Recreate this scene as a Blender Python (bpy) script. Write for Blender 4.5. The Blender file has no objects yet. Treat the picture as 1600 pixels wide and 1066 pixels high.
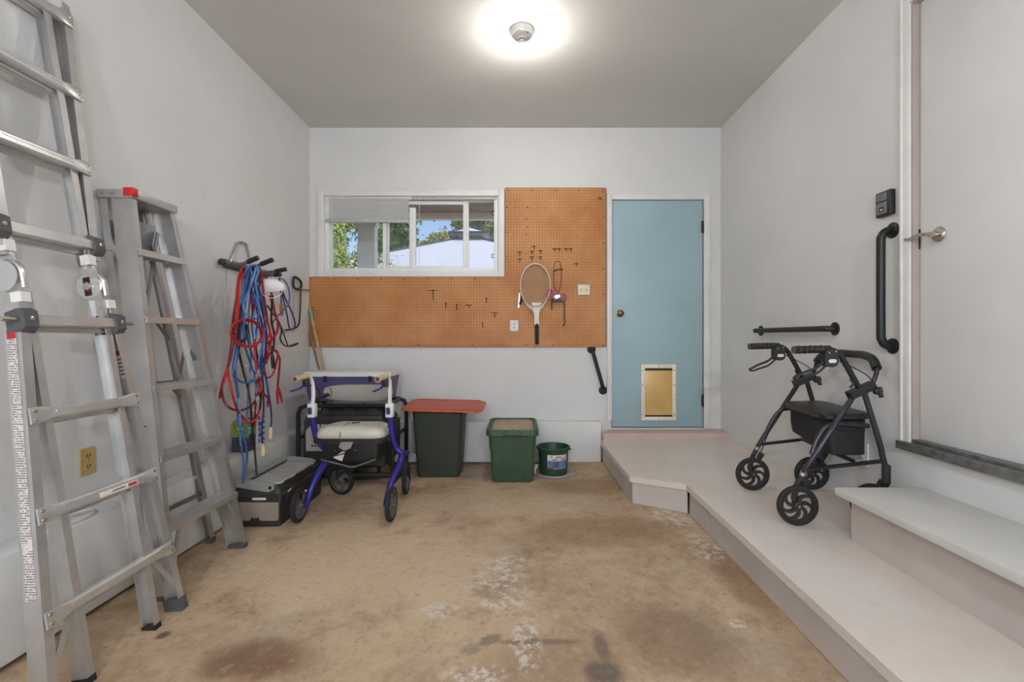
import bpy, bmesh, math, random
from mathutils import Vector, Matrix

# ------------------------------------------------------------------ camera, world, light, exposure
SC = bpy.context.scene
COL = SC.collection
F, CX, CY, HC = 711.0, 809.0, 530.0, 1.078          # focal length and principal point in pixels, eye height
cam = bpy.data.cameras.new('camera')
cam.sensor_fit = 'HORIZONTAL'; cam.sensor_width = 36.0
cam.lens = F / 1600.0 * 36.0
cam.shift_x = -(CX - 800.0) / 1600.0
cam.shift_y = -(533.0 - CY) / 1600.0
cam.clip_start = 0.02; cam.clip_end = 300
camo = bpy.data.objects.new('camera', cam); COL.objects.link(camo)
camo.location = (0, 0, HC); camo.rotation_euler = (math.pi / 2, 0, 0)
SC.camera = camo

world = bpy.data.worlds.new('world'); SC.world = world; world.use_nodes = True
wn = world.node_tree; wn.nodes.clear()
sky = wn.nodes.new('ShaderNodeTexSky'); sky.sky_type = 'NISHITA'; sky.sun_disc = False
sky.sun_elevation = math.radians(52); sky.sun_rotation = math.radians(100); sky.dust_density = 0.6; sky.ozone_density = 2.0
wbg = wn.nodes.new('ShaderNodeBackground'); wbg.inputs['Strength'].default_value = 0.15
wout = wn.nodes.new('ShaderNodeOutputWorld')
wn.links.new(sky.outputs[0], wbg.inputs['Color']); wn.links.new(wbg.outputs[0], wout.inputs['Surface'])

sun = bpy.data.lights.new('sun', 'SUN'); sun.energy = 3.0; sun.angle = math.radians(0.6); sun.color = (1.0, 0.96, 0.9)
suno = bpy.data.objects.new('sun', sun); COL.objects.link(suno)
suno.rotation_euler = Vector((-.55, .10, -.83)).to_track_quat('-Z', 'Y').to_euler()   # high sun along the garden side of the house
BULB, FILL = 500.0, 840.0                                         # radiance of the ceiling bulb and of the two added fill lamps behind the viewer
vs = SC.view_settings
vs.view_transform = 'Standard'; vs.look = 'None'; vs.exposure = 0.34; vs.gamma = 1.0; vs.use_curve_mapping = False

# ------------------------------------------------------------------ helpers: points
V = Vector
def P(u, v, Y): return V(((u - CX) * Y / F, Y, HC - (v - CY) * Y / F))
def PX(u, v, X):
    Y = F * X / (u - CX); return P(u, v, Y)
def zf(x, y): return -0.0506 + 0.011 * x + 0.012 * y               # garage floor falls gently to the big door
def zp(x, y): return 0.19 + 0.035 * (x - 0.72) + 0.018 * (y - 3.9) # the platform follows it

# ------------------------------------------------------------------ helpers: mesh builder
def spline(pts, n=6, closed=False):
    pts = [V(p) for p in pts]; out = []; N = len(pts)
    if N < 3: return pts
    for i in range(N if closed else N - 1):
        if closed: p0, p1, p2, p3 = pts[i - 1], pts[i], pts[(i + 1) % N], pts[(i + 2) % N]
        else: p0, p1, p2, p3 = pts[max(i - 1, 0)], pts[i], pts[i + 1], pts[min(i + 2, N - 1)]
        for k in range(n):
            t = k / n; t2 = t * t; t3 = t2 * t
            out.append(0.5 * ((2 * p1) + (p2 - p0) * t + (2 * p0 - 5 * p1 + 4 * p2 - p3) * t2 + (3 * p1 - p0 - 3 * p2 + p3) * t3))
    if not closed: out.append(pts[-1])
    return out

def rrect(w, d, r, n=4):
    out = []
    for sx, sy, a0 in ((1, 1, 0), (-1, 1, 90), (-1, -1, 180), (1, -1, 270)):
        for k in range(n + 1):
            a = math.radians(a0 + 90 * k / n)
            out.append((sx * (w / 2 - r) + r * math.cos(a), sy * (d / 2 - r) + r * math.sin(a)))
    return out

class MB:
    def __init__(s, M=None): s.v = []; s.f = []; s.M = M
    def add(s, vs_, fs):
        b = len(s.v)
        for p in vs_:
            p = V(p); s.v.append(s.M @ p if s.M else p)
        for f in fs: s.f.append([i + b for i in f])
        return s
    def box(s, c, sz, R=None, bev=0.0, seg=2):
        hx, hy, hz = sz[0] / 2, sz[1] / 2, sz[2] / 2
        if bev > 0:
            bm = bmesh.new(); bmesh.ops.create_cube(bm, size=1.0)
            for q in bm.verts: q.co = V((q.co.x * sz[0], q.co.y * sz[1], q.co.z * sz[2]))
            bmesh.ops.bevel(bm, geom=list(bm.edges), offset=min(bev, 0.49 * min(sz)), segments=seg, affect='EDGES', profile=0.5)
            bm.verts.index_update()
            vv = [q.co.copy() for q in bm.verts]; ff = [[q.index for q in f.verts] for f in bm.faces]; bm.free()
        else:
            vv = [V((x, y, z)) for x in (-hx, hx) for y in (-hy, hy) for z in (-hz, hz)]
            ff = [(0, 1, 3, 2), (4, 6, 7, 5), (0, 4, 5, 1), (2, 3, 7, 6), (0, 2, 6, 4), (1, 5, 7, 3)]
        c = V(c)
        return s.add([(R @ p if R else p) + c for p in vv], ff)
    def span(s, lo, hi, bev=0.0, seg=2):
        lo, hi = V(lo), V(hi); return s.box((lo + hi) / 2, hi - lo, None, bev, seg)
    def ext(s, poly, p0, p1, ux, uy, caps=True, s1=1.0):
        p0, p1, ux, uy = V(p0), V(p1), V(ux), V(uy); n = len(poly)
        a = [p0 + ux * x + uy * y for x, y in poly] + [p1 + ux * x * s1 + uy * y * s1 for x, y in poly]
        ff = [(i, (i + 1) % n, n + (i + 1) % n, n + i) for i in range(n)]
        if caps: ff += [list(range(n))[::-1], list(range(n, 2 * n))]
        return s.add(a, ff)
    def bar(s, p0, p1, w, h, up=(0, 0, 1)):
        d = (V(p1) - V(p0)).normalized(); ux = d.cross(V(up)).normalized(); uy = ux.cross(d)
        return s.ext([(-w / 2, -h / 2), (w / 2, -h / 2), (w / 2, h / 2), (-w / 2, h / 2)], p0, p1, ux, uy)
    def tube(s, pts, r, n=8, closed=False, sm=0, flat=1.0):
        pts = [V(p) for p in pts]
        if sm: pts = spline(pts, sm, closed)
        N = len(pts); rs = r if isinstance(r, (list, tuple)) else None
        rings = []; prev = None
        for i, p in enumerate(pts):
            if closed: d = pts[(i + 1) % N] - pts[i - 1]
            else: d = pts[min(i + 1, N - 1)] - pts[max(i - 1, 0)]
            if d.length < 1e-9: d = V((0, 0, 1))
            d.normalize()
            if prev is None:
                up = V((0, 0, 1)) if abs(d.z) < 0.9 else V((0, 1, 0)); ux = d.cross(up).normalized()
            else:
                ux = prev - d * prev.dot(d); ux.normalize()
            prev = ux; uy = d.cross(ux)
            if rs: q = i / max(N - 1, 1) * (len(rs) - 1); k = min(int(q), len(rs) - 2); rr = rs[k] + (rs[k + 1] - rs[k]) * (q - k)
            else: rr = r
            rings.append([p + ux * rr * math.cos(2 * math.pi * k / n) + uy * rr * flat * math.sin(2 * math.pi * k / n) for k in range(n)])
        return s.loft(rings, cap=not closed, ring_closed=closed)
    def loft(s, rings, cap=True, ring_closed=False):
        n = len(rings[0]); N = len(rings); vv = [p for r in rings for p in r]; ff = []
        for i in range(N if ring_closed else N - 1):
            a, b = i * n, ((i + 1) % N) * n
            for k in range(n): ff.append((a + k, a + (k + 1) % n, b + (k + 1) % n, b + k))
        if cap and not ring_closed: ff += [list(range(n))[::-1], list(range((N - 1) * n, N * n))]
        return s.add(vv, ff)
    def lathe(s, prof, c, axis=(0, 0, 1), n=24, cap=True):
        ax = V(axis).normalized(); up = V((0, 0, 1)) if abs(ax.z) < 0.9 else V((1, 0, 0))
        ux = ax.cross(up).normalized(); uy = ax.cross(ux); c = V(c)
        rings = [[c + ax * h + ux * max(r, 1e-4) * math.cos(2 * math.pi * k / n) + uy * max(r, 1e-4) * math.sin(2 * math.pi * k / n) for k in range(n)] for r, h in prof]
        return s.loft(rings, cap)
    def rloft(s, rings, cap=True, n=4):                     # rounded rectangles (cx, cy, z, w, d, r)
        return s.loft([[V((cx + x, cy + y, z)) for x, y in rrect(w, d, r, n)] for cx, cy, z, w, d, r in rings], cap)
    def build(s, name, m, parent=None, smooth=30):
        me = bpy.data.meshes.new(name)
        if parent is not None: o0 = V(ORG.get(parent.name, (0, 0, 0)))
        else:
            lo = V([min(p[i] for p in s.v) for i in range(3)]); hi = V([max(p[i] for p in s.v) for i in range(3)])
            o0 = V(((lo.x + hi.x) / 2, (lo.y + hi.y) / 2, lo.z))
        me.from_pydata([(p - o0)[:] for p in s.v], [], s.f); me.validate()
        bm = bmesh.new(); bm.from_mesh(me); bmesh.ops.recalc_face_normals(bm, faces=bm.faces); bm.to_mesh(me); bm.free()
        me.materials.append(m)
        if smooth:
            for p in me.polygons: p.use_smooth = True
            me.set_sharp_from_angle(angle=math.radians(smooth))
        o = bpy.data.objects.new(name, me); COL.objects.link(o)
        if parent is None: o.location = o0
        else: o.parent = parent
        ORG[o.name] = o0[:]
        return o
ORG = {}
def thing(name, loc, label, cat, group=None):
    o = bpy.data.objects.new(name, None); COL.objects.link(o); o.location = loc; o.empty_display_size = 0.05
    ORG[o.name] = tuple(V(loc)[:]); tag(o, label, cat, group); return o
def tag(o, label, cat, group=None):
    o['label'] = label; o['category'] = cat
    if group: o['group'] = group
    return o
def struct(o, label=None):
    o['kind'] = 'structure'
    if label: o['label'] = label
    return o

# ------------------------------------------------------------------ helpers: materials
def lin(c): return tuple(((x / 255.0) / 12.92 if x / 255.0 <= 0.04045 else ((x / 255.0 + 0.055) / 1.055) ** 2.4) for x in c)
class NT:
    def __init__(s, m): s.t = m.node_tree; s.t.nodes.clear()
    def l(s, a, b): s.t.links.new(a, b)
    def math(s, op, a, b=None, c=None, clamp=False):
        q = s.t.nodes.new('ShaderNodeMath'); q.operation = op; q.use_clamp = clamp
        for i, x in enumerate((a, b, c)):
            if x is None: continue
            if isinstance(x, (int, float)): q.inputs[i].default_value = x
            else: s.l(x, q.inputs[i])
        return q.outputs[0]
    def mix(s, fac, a, b):
        q = s.t.nodes.new('ShaderNodeMix'); q.data_type = 'RGBA'
        if isinstance(fac, (int, float)): q.inputs[0].default_value = fac
        else: s.l(fac, q.inputs[0])
        for i, x in ((6, a), (7, b)):
            if isinstance(x, tuple): q.inputs[i].default_value = (*x[:3], 1)
            else: s.l(x, q.inputs[i])
        return q.outputs[2]
    def noise(s, vec, scale, detail=4, rough=0.55, dist=0.0):
        q = s.t.nodes.new('ShaderNodeTexNoise'); s.l(vec, q.inputs['Vector'])
        q.inputs['Scale'].default_value = scale; q.inputs['Detail'].default_value = detail; q.inputs['Roughness'].default_value = rough; q.inputs['Distortion'].default_value = dist
        return q.outputs['Fac']
    def ramp(s, x, lo, hi):
        q = s.t.nodes.new('ShaderNodeMapRange'); q.interpolation_type = 'SMOOTHSTEP'
        s.l(x, q.inputs[0]); q.inputs[1].default_value = lo; q.inputs[2].default_value = hi
        return q.outputs[0]
    def finish(s, col, rough=0.5, metal=0.0, bump=None, bstr=0.2, bdist=0.002, spec=0.5, alpha=None, emit=None):
        b = s.t.nodes.new('ShaderNodeBsdfPrincipled'); o = s.t.nodes.new('ShaderNodeOutputMaterial')
        if isinstance(col, tuple): b.inputs['Base Color'].default_value = (*col[:3], 1)
        else: s.l(col, b.inputs['Base Color'])
        if isinstance(rough, (int, float)): b.inputs['Roughness'].default_value = rough
        else: s.l(rough, b.inputs['Roughness'])
        b.inputs['Metallic'].default_value = metal; b.inputs['Specular IOR Level'].default_value = spec
        if bump is not None:
            q = s.t.nodes.new('ShaderNodeBump'); q.inputs['Strength'].default_value = bstr; q.inputs['Distance'].default_value = bdist
            s.l(bump, q.inputs['Height']); s.l(q.outputs[0], b.inputs['Normal'])
        s.l(b.outputs[0], o.inputs['Surface']); return b
def newmat(name):
    m = bpy.data.materials.new(name); m.use_nodes = True; return m, NT(m)
def obj_vec(t):
    g = t.t.nodes.new('ShaderNodeNewGeometry'); return g.outputs['Position']
def mat(name, rgb, rough=0.5, metal=0.0, var=0.08, scale=9.0, bump=0.0, bscale=60.0, spec=0.5, dirt=None):
    m, t = newmat(name); c = lin(rgb); p = obj_vec(t)
    n1 = t.noise(p, scale, 5)
    col = t.mix(t.ramp(n1, 0.3, 0.7), tuple(x * (1 - var) for x in c), tuple(min(1, x * (1 + var)) for x in c))
    if dirt:
        n2 = t.noise(p, dirt[1], 6, 0.7)
        col = t.mix(t.math('MULTIPLY', t.ramp(n2, dirt[2], dirt[2] + 0.12), dirt[3]), col, lin(dirt[0]))
    t.finish(col, rough, metal, t.noise(p, bscale, 3) if bump else None, bump, 0.003, spec)
    return m
def emis(name, rgb, strength):
    m, t = newmat(name); e = t.t.nodes.new('ShaderNodeEmission'); o = t.t.nodes.new('ShaderNodeOutputMaterial')
    e.inputs[0].default_value = (*rgb, 1); e.inputs[1].default_value = strength; t.l(e.outputs[0], o.inputs['Surface']); return m
def glassmat(name, tint=(1, 1, 1), gloss=0.06):
    m, t = newmat(name); a = t.t.nodes.new('ShaderNodeBsdfTransparent'); a.inputs[0].default_value = (*tint, 1)
    g = t.t.nodes.new('ShaderNodeBsdfGlossy'); g.inputs['Roughness'].default_value = 0.02
    x = t.t.nodes.new('ShaderNodeMixShader'); x.inputs[0].default_value = gloss; o = t.t.nodes.new('ShaderNodeOutputMaterial')
    t.l(a.outputs[0], x.inputs[1]); t.l(g.outputs[0], x.inputs[2]); t.l(x.outputs[0], o.inputs['Surface']); return m

# ------------------------------------------------------------------ materials
def wall_material(name, rgb, dark):
    m, t = newmat(name); p = obj_vec(t); c = lin(rgb)
    big = t.noise(p, 1.3, 5, 0.6); smu = t.noise(p, 5.5, 7, 0.72, 0.6); sp = t.noise(p, 38, 2)
    col = t.mix(t.ramp(big, 0.3, 0.72), tuple(x * 0.93 for x in c), c)
    col = t.mix(t.math('MULTIPLY', t.ramp(smu, 0.60, 0.78), 0.30), col, lin(dark))
    col = t.mix(t.math('MULTIPLY', t.ramp(sp, 0.77, 0.80), 0.45), col, lin((120, 112, 104)))
    t.finish(col, 0.55, 0, t.noise(p, 55, 4), 0.12, 0.003, 0.35); return m
M_WALL = wall_material('wall_paint', (222, 220, 217), (176, 172, 167))
M_CEIL = wall_material('ceiling_paint', (212, 210, 204), (188, 185, 177))
M_CURB = wall_material('curb_paint', (226, 225, 222), (170, 164, 156))
M_TRIM = mat('trim_paint', (226, 223, 218), 0.4, var=0.04)
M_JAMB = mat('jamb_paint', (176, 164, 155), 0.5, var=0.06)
M_DOORW = mat('white_door_paint', (225, 224, 222), 0.42, var=0.03, scale=2.5)
M_BLUE = mat('blue_door_paint', (160, 186, 192), 0.45, var=0.05, scale=2.0, dirt=((144, 172, 178), 3.0, 0.6, 0.4))
M_CREAM = mat('cream_plastic', (236, 228, 208), 0.4, var=0.05)
M_BRASS = mat('antique_brass', (120, 100, 62), 0.3, 0.9, var=0.25, scale=30)
M_HINGE = mat('dark_hinge', (70, 62, 52), 0.45, 0.7, var=0.2)
M_GALV = mat('galvanised_sill', (128, 128, 127), 0.42, 0.55, var=0.25, scale=25)
M_STEEL = mat('satin_nickel', (196, 192, 184), 0.25, 1.0, var=0.08)
M_BLACKMET = mat('black_powder_coat', (38, 37, 37), 0.42, 0.25, var=0.12, scale=30)
M_DARKPL = mat('black_plastic', (40, 39, 38), 0.5, 0, var=0.15, scale=20)
M_RUBBER = mat('rubber_black', (34, 32, 31), 0.75, 0, var=0.15, scale=40)
M_GREYRUB = mat('rubber_grey', (84, 84, 86), 0.7, 0, var=0.15, scale=40)
def alu_material(name, rgb, rough):
    m, t = newmat(name); p = obj_vec(t); c = lin(rgb)
    n1 = t.noise(p, 7, 5, 0.6); n2 = t.noise(p, 45, 4, 0.7)
    col = t.mix(t.ramp(n1, 0.3, 0.75), tuple(x * 0.82 for x in c), c)
    col = t.mix(t.math('MULTIPLY', t.ramp(n2, 0.62, 0.75), 0.35), col, lin((140, 128, 118)))
    q = t.t.nodes.new('ShaderNodeMapRange'); t.l(n2, q.inputs[0]); q.inputs[3].default_value = rough - 0.08; q.inputs[4].default_value = rough + 0.14
    t.finish(col, q.outputs[0], 0.8, n2, 0.06, 0.002); return m
M_ALU = alu_material('ladder_aluminium', (206, 204, 202), 0.36)
M_ALUB = alu_material('rung_aluminium', (226, 225, 224), 0.28)
M_ALUD = alu_material('worn_shelf_steel', (158, 155, 152), 0.45)
M_STICK = mat('sticker_white', (222, 214, 210), 0.55, var=0.05)
def print_material():
    m, t = newmat('label_fine_print'); p = obj_vec(t); s_ = t.t.nodes.new('ShaderNodeSeparateXYZ'); t.l(p, s_.inputs[0])
    ln_ = t.math('FRACT', t.math('MULTIPLY', s_.outputs[2], 1 / 0.0075)); rows = t.math('LESS_THAN', ln_, 0.55)
    w = t.ramp(t.noise(p, 130, 2), 0.42, 0.47); blk = t.ramp(t.noise(p, 14, 3), 0.36, 0.40)
    col = t.mix(t.math('MULTIPLY', t.math('MULTIPLY', rows, w), t.math('MULTIPLY', blk, 0.85)), lin((212, 204, 201)), lin((104, 92, 92)))
    t.finish(col, 0.55); return m
M_PRINT = print_material()
M_INK = mat('sticker_ink', (120, 108, 108), 0.6, var=0.2, scale=80)
M_REDINK = mat('sticker_red', (186, 40, 42), 0.5, var=0.1)
M_RED = mat('red_plastic', (206, 36, 40), 0.4, var=0.08)
M_RUST = mat('rust_spot', (150, 84, 58), 0.8, var=0.3, scale=60)
M_OAK = mat('worn_wood_handle', (188, 158, 120), 0.6, var=0.18, scale=18)
M_OAKD = mat('dark_wood_handle', (150, 112, 78), 0.6, var=0.18, scale=18)
M_TAPE = mat('blue_tape', (96, 168, 196), 0.5, var=0.06)
def slat_material():
    m, t = newmat('blind_slat_white'); d = t.t.nodes.new('ShaderNodeBsdfDiffuse'); d.inputs[0].default_value = (.84, .83, .81, 1)
    r = t.t.nodes.new('ShaderNodeBsdfTranslucent'); r.inputs[0].default_value = (.8, .8, .78, 1); x = t.t.nodes.new('ShaderNodeMixShader'); x.inputs[0].default_value = .28
    o = t.t.nodes.new('ShaderNodeOutputMaterial'); t.l(d.outputs[0], x.inputs[1]); t.l(r.outputs[0], x.inputs[2]); t.l(x.outputs[0], o.inputs['Surface']); return m
M_BLIND = slat_material()
M_BLINDG = mat('blind_rail_grey', (182, 181, 179), 0.4, var=0.03)
M_VINYL = mat('window_vinyl', (234, 233, 230), 0.35, var=0.03)
M_GLASS = glassmat('window_glass')
M_IVORY = mat('ivory_plastic', (226, 212, 182), 0.4, var=0.06)
M_YELLOW = mat('yellowed_plastic', (196, 168, 104), 0.4, var=0.08)
M_SLOT = mat('dark_slot', (34, 28, 24), 0.7, var=0.1)

def floor_material():
    m, t = newmat('stained_concrete'); p = obj_vec(t)
    n1 = t.noise(p, 1.1, 6, 0.62, 0.4); n2 = t.noise(p, 3.4, 8, 0.68, 0.5); n3 = t.noise(p, 14, 6, 0.7); n4 = t.noise(p, 60, 4, 0.7)
    col = t.mix(t.ramp(n1, 0.32, 0.68), lin((176, 149, 120)), lin((208, 182, 152)))
    col = t.mix(t.math('MULTIPLY', t.ramp(n2, 0.46, 0.70), 0.6), col, lin((140, 106, 76)))
    col = t.mix(t.math('MULTIPLY', t.ramp(n3, 0.46, 0.74), 0.4), col, lin((124, 98, 76)))
    g = t.noise(p, 1.9, 5, 0.6, 0.3)
    col = t.mix(t.math('MULTIPLY', t.ramp(g, 0.50, 0.66), 0.55), col, lin((172, 156, 138)))
    def blob(x, y, rx, ry, ang=0.0):
        mp = t.t.nodes.new('ShaderNodeMapping'); mp.vector_type = 'TEXTURE'
        mp.inputs['Location'].default_value = (x, y, zf(x, y)); mp.inputs['Scale'].default_value = (rx, ry, 1); mp.inputs['Rotation'].default_value = (0, 0, ang)
        t.l(p, mp.inputs[0]); ln = t.t.nodes.new('ShaderNodeVectorMath'); ln.operation = 'LENGTH'; t.l(mp.outputs[0], ln.inputs[0])
        w = t.math('ADD', ln.outputs['Value'], t.math('MULTIPLY', t.math('SUBTRACT', n2, 0.5), 1.3))
        return t.math('SUBTRACT', 1.0, t.ramp(w, 0.45, 1.05))
    def pix(u, v):
        Y = 2.0
        for _ in range(12): x = (u - CX) * Y / F; Y = (HC - zf(x, Y)) * F / (v - CY)
        return (u - CX) * Y / F, Y
    # big rusty-brown and dark stains, then broad paler tan areas
    for u, v, rx, ry, c, k in ((410, 1030, .22, .14, (112, 76, 52), .75), (920, 760, .45, .22, (142, 112, 82), .6), (930, 830, .5, .25, (140, 104, 72), .6), (1150, 900, .12, .4, (134, 98, 70), .6),
                               (860, 1040, .35, .2, (138, 106, 82), .5), (1060, 1000, .25, .25, (122, 92, 72), .55), (330, 870, .2, .3, (120, 100, 74), .5), (255, 993, .03, .03, (84, 62, 50), .8),
                               (760, 860, .3, .25, (150, 132, 114), .5), (560, 880, .9, .6, (216, 190, 158), .7), (640, 1000, .5, .2, (200, 174, 144), .4), (760, 790, .9, .3, (206, 182, 154), .5)):
        x, y = pix(u, v); col = t.mix(t.math('MULTIPLY', blob(x, y, rx, ry), k), col, lin(c))
    # grey oily patch with a foot, and the skid line leading to it
    for u, v, rx, ry, an, k in ((945, 1050, .085, .07, 0, .85), (940, 1010, .04, .12, .1, .7), (850, 1003, .19, .02, 0, .6), (765, 1000, .05, .03, .5, .6), (735, 1015, .05, .04, .5, .45)):
        x, y = pix(u, v); col = t.mix(t.math('MULTIPLY', blob(x, y, rx, ry, an), k), col, lin((104, 92, 84)))
    # flaked white paint
    fl = t.ramp(t.noise(p, 26, 8, 0.78), 0.50, 0.535)
    for u, v, rx, ry in ((1055, 808, .14, .13), (1105, 858, .09, .16), (1010, 785, .08, .05), (775, 905, .13, .13), (795, 935, .1, .1), (765, 940, .12, .04), (822, 1000, .05, .14), (735, 1055, .10, .05), (800, 880, .12, .08), (1155, 975, .04, .03), (690, 955, .08, .05)):
        x, y = pix(u, v)
        col = t.mix(t.math('MULTIPLY', t.math('MULTIPLY', blob(x, y, rx * 1.25, ry * 1.25), fl), 0.85), col, lin((214, 206, 194)))
    dk = t.ramp(t.noise(p, 33, 2, 0.5), 0.745, 0.765)
    col = t.mix(t.math('MULTIPLY', dk, 0.7), col, lin((86, 66, 52)))
    n5 = t.noise(p, 30, 8, 0.8, 0.6)
    col = t.mix(t.math('MULTIPLY', t.ramp(n5, 0.52, 0.66), 0.4), col, lin((122, 96, 74)))
    col = t.mix(t.math('MULTIPLY', t.ramp(n5, 0.47, 0.34), 0.35), col, lin((206, 186, 160)))
    fine = t.ramp(n4, 0.55, 0.8)
    col = t.mix(t.math('MULTIPLY', fine, 0.35), col, lin((112, 92, 76)))
    bh = t.math('ADD', n3, t.math('MULTIPLY', n4, 0.5))
    t.finish(col, 0.62, 0, bh, 0.25, 0.004, 0.35); return m
M_FLOOR = floor_material()
def deck_material():
    m, t = newmat('painted_deck'); p = obj_vec(t)
    n1 = t.noise(p, 1.6, 5, 0.6); n2 = t.noise(p, 7, 7, 0.7, 0.3); n3 = t.noise(p, 90, 3, 0.6)
    col = t.mix(t.ramp(n1, 0.3, 0.7), lin((212, 199, 188)), lin((222, 212, 203)))
    col = t.mix(t.math('MULTIPLY', t.ramp(n2, 0.58, 0.78), 0.35), col, lin((182, 162, 148)))
    t.finish(col, 0.55, 0, n3, 0.18, 0.003, 0.35); return m
M_DECK = deck_material()
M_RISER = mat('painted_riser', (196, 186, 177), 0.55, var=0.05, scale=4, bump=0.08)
M_STEPTOP = mat('painted_upper_step', (220, 217, 212), 0.55, var=0.05, scale=4, bump=0.1, bscale=90, dirt=((186, 178, 168), 7, 0.6, 0.4))
M_PINK = mat('threshold_pinkish_paint', (202, 176, 166), 0.55, var=0.08, scale=6, dirt=((176, 148, 136), 9, 0.55, 0.5))
def peg_material():
    m, t = newmat('pegboard_hardboard'); p = obj_vec(t)
    n1 = t.noise(p, 2.2, 6, 0.6); n2 = t.noise(p, 16, 5, 0.7)
    col = t.mix(t.ramp(n1, 0.3, 0.7), lin((184, 122, 70)), lin((204, 146, 94)))
    col = t.mix(t.math('MULTIPLY', t.ramp(n2, 0.6, 0.8), 0.4), col, lin((146, 88, 50)))
    sp = t.t.nodes.new('ShaderNodeSeparateXYZ'); t.l(p, sp.inputs[0])
    def cell(a): return t.math('SUBTRACT', t.math('FRACT', t.math('MULTIPLY', a, 1 / 0.0254)), 0.5)
    cx, cz = cell(t.math('ADD', sp.outputs[0], 5.0)), cell(sp.outputs[2])
    d = t.math('SQRT', t.math('ADD', t.math('MULTIPLY', cx, cx), t.math('MULTIPLY', cz, cz)))
    hole = t.math('SUBTRACT', 1.0, t.ramp(d, 0.12, 0.17))
    col = t.mix(t.math('MULTIPLY', hole, 0.8), col, lin((60, 34, 20)))
    t.finish(col, 0.5, 0, t.math('SUBTRACT', 1.0, hole), 0.5, 0.003, 0.3); return m
M_PEG = peg_material()

# ================================================================== THE SETTING
XL, XR, YB, YF, ZC = -1.857, 1.811, 4.063, -2.7, 2.965
XCURB, YCURB = -1.73, 3.955
m = MB(); a, b = -2.0, 1.95
m.add([(a, YF - .1, zf(a, YF - .1)), (b, YF - .1, zf(b, YF - .1)), (b, YB + .12, zf(b, YB + .12)), (a, YB + .12, zf(a, YB + .12)),
       (a, YF - .1, -.25), (b, YF - .1, -.25), (b, YB + .12, -.25), (a, YB + .12, -.25)],
      [(0, 1, 2, 3), (7, 6, 5, 4), (0, 4, 5, 1), (1, 5, 6, 2), (2, 6, 7, 3), (3, 7, 4, 0)])
struct(m.build('floor', M_FLOOR, smooth=0), 'worn brown stained concrete garage floor with flaked white paint')
struct(MB().span((XL - .12, YF - .12, ZC), (XR + .12, YB + .14, ZC + .15)).build('ceiling', M_CEIL, smooth=0), 'plain grey-white plastered ceiling')
struct(MB().span((XL - .12, YF - .1, -.12), (XL, YB + .12, ZC)).build('wall_left', M_WALL, smooth=0), 'scuffed white wall behind the ladders')
def wall_cells(xs, zs, skip, mk):
    mb = MB()
    for i in range(len(xs) - 1):
        for k in range(len(zs) - 1):
            if (i, k) not in skip: mk(mb, xs[i], xs[i + 1], zs[k], zs[k + 1])
    return mb
WX0, WX1, WZ0, WZ1 = -1.765, -0.135, 1.648, 2.400                    # window opening
DX0, DX1, DZ0, DZ1 = 0.838, 1.655, 0.285, 2.322                      # garden door opening
mb = wall_cells([XL, WX0, WX1, DX0, DX1, XR + .12], [-.1, DZ0, WZ0, DZ1, WZ1, ZC], {(1, 2), (1, 3), (3, 1), (3, 2)},
                lambda q, x0, x1, z0, z1: q.span((x0, YB, z0), (x1, YB + .12, z1)))
struct(mb.build('wall_back', M_WALL, smooth=0), 'white end wall holding the window, pegboard and blue door')
EY0, EY1, EZ0, EZ1 = 1.17, 2.087, 0.60, 2.617                        # house door opening in the wall beside the steps
mb = wall_cells([YF - .1, EY0, EY1, YB], [-.1, EZ0, EZ1, ZC], {(1, 1)}, lambda q, y0, y1, z0, z1: q.span((XR, y0, z0), (XR + .12, y1, z1)))
struct(mb.build('wall_right', M_WALL, smooth=0), 'white wall with grab bars and the house door')
mb = wall_cells([XL, -1.45, 1.0, XR], [-.12, 2.2, ZC], {(1, 0)}, lambda q, x0, x1, z0, z1: q.span((x0, YF - .12, z0), (x1, YF, z1)))
struct(mb.build('wall_front', M_WALL, smooth=0), 'wall around the big garage door behind the viewer')
gd = struct(MB().span((-1.47, YF - .16, -.12), (1.02, YF - .125, 2.22)).build('door_3', M_DOORW, smooth=0), 'closed white sectional garage door')
for k in range(4): MB().span((-1.44, YF - .125, .0 + .545 * k), (.99, YF - .10, .53 + .545 * k), .01).build('door_panel', M_DOORW, gd)
# concrete stub walls at the foot of the framed walls
struct(MB().span((XL, YF, -.026), (XCURB, YB, .347), .006).build('baseboard_left', M_CURB), 'white painted concrete ledge along the wall behind the ladders')
struct(MB().span((XCURB, YCURB, .006), (.725, YB, .357), .006).build('baseboard_back', M_CURB), 'white painted concrete ledge under the pegboard')

# ------------------------------------------------------------------ window, blinds
win = struct(bpy.data.objects.new('window_1', None), 'white vinyl sliding window with a garden view'); COL.objects.link(win)
win.location = ((WX0 + WX1) / 2, YB, WZ0); ORG[win.name] = tuple(win.location)
def zw(v): return HC - (v - CY) * YB / F
def xw(u): return (u - CX) * YB / F
def frame(mb, x0, x1, z0, z1, w, y0, y1, wb=None, wt=None):
    wb = w if wb is None else wb; wt = w if wt is None else wt
    mb.span((x0, y0, z0), (x0 + w, y1, z1), .003); mb.span((x1 - w, y0, z0), (x1, y1, z1), .003)
    mb.span((x0 + w, y0, z0), (x1 - w, y1, z0 + wb), .003); mb.span((x0 + w, y0, z1 - wt), (x1 - w, y1, z1), .003)
    return mb
frame(MB(), xw(498), xw(788), zw(433), zw(297.5), .055, YB - .022, YB + .004, .05).build('casing', M_TRIM, win)
frame(MB(), xw(507), xw(778), zw(426), zw(305), .036, YB + .004, YB + .11, .04).build('frame', M_VINYL, win)
IX0, IX1, IZ0, IZ1 = xw(513), xw(772), zw(419.5), zw(311)
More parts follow.
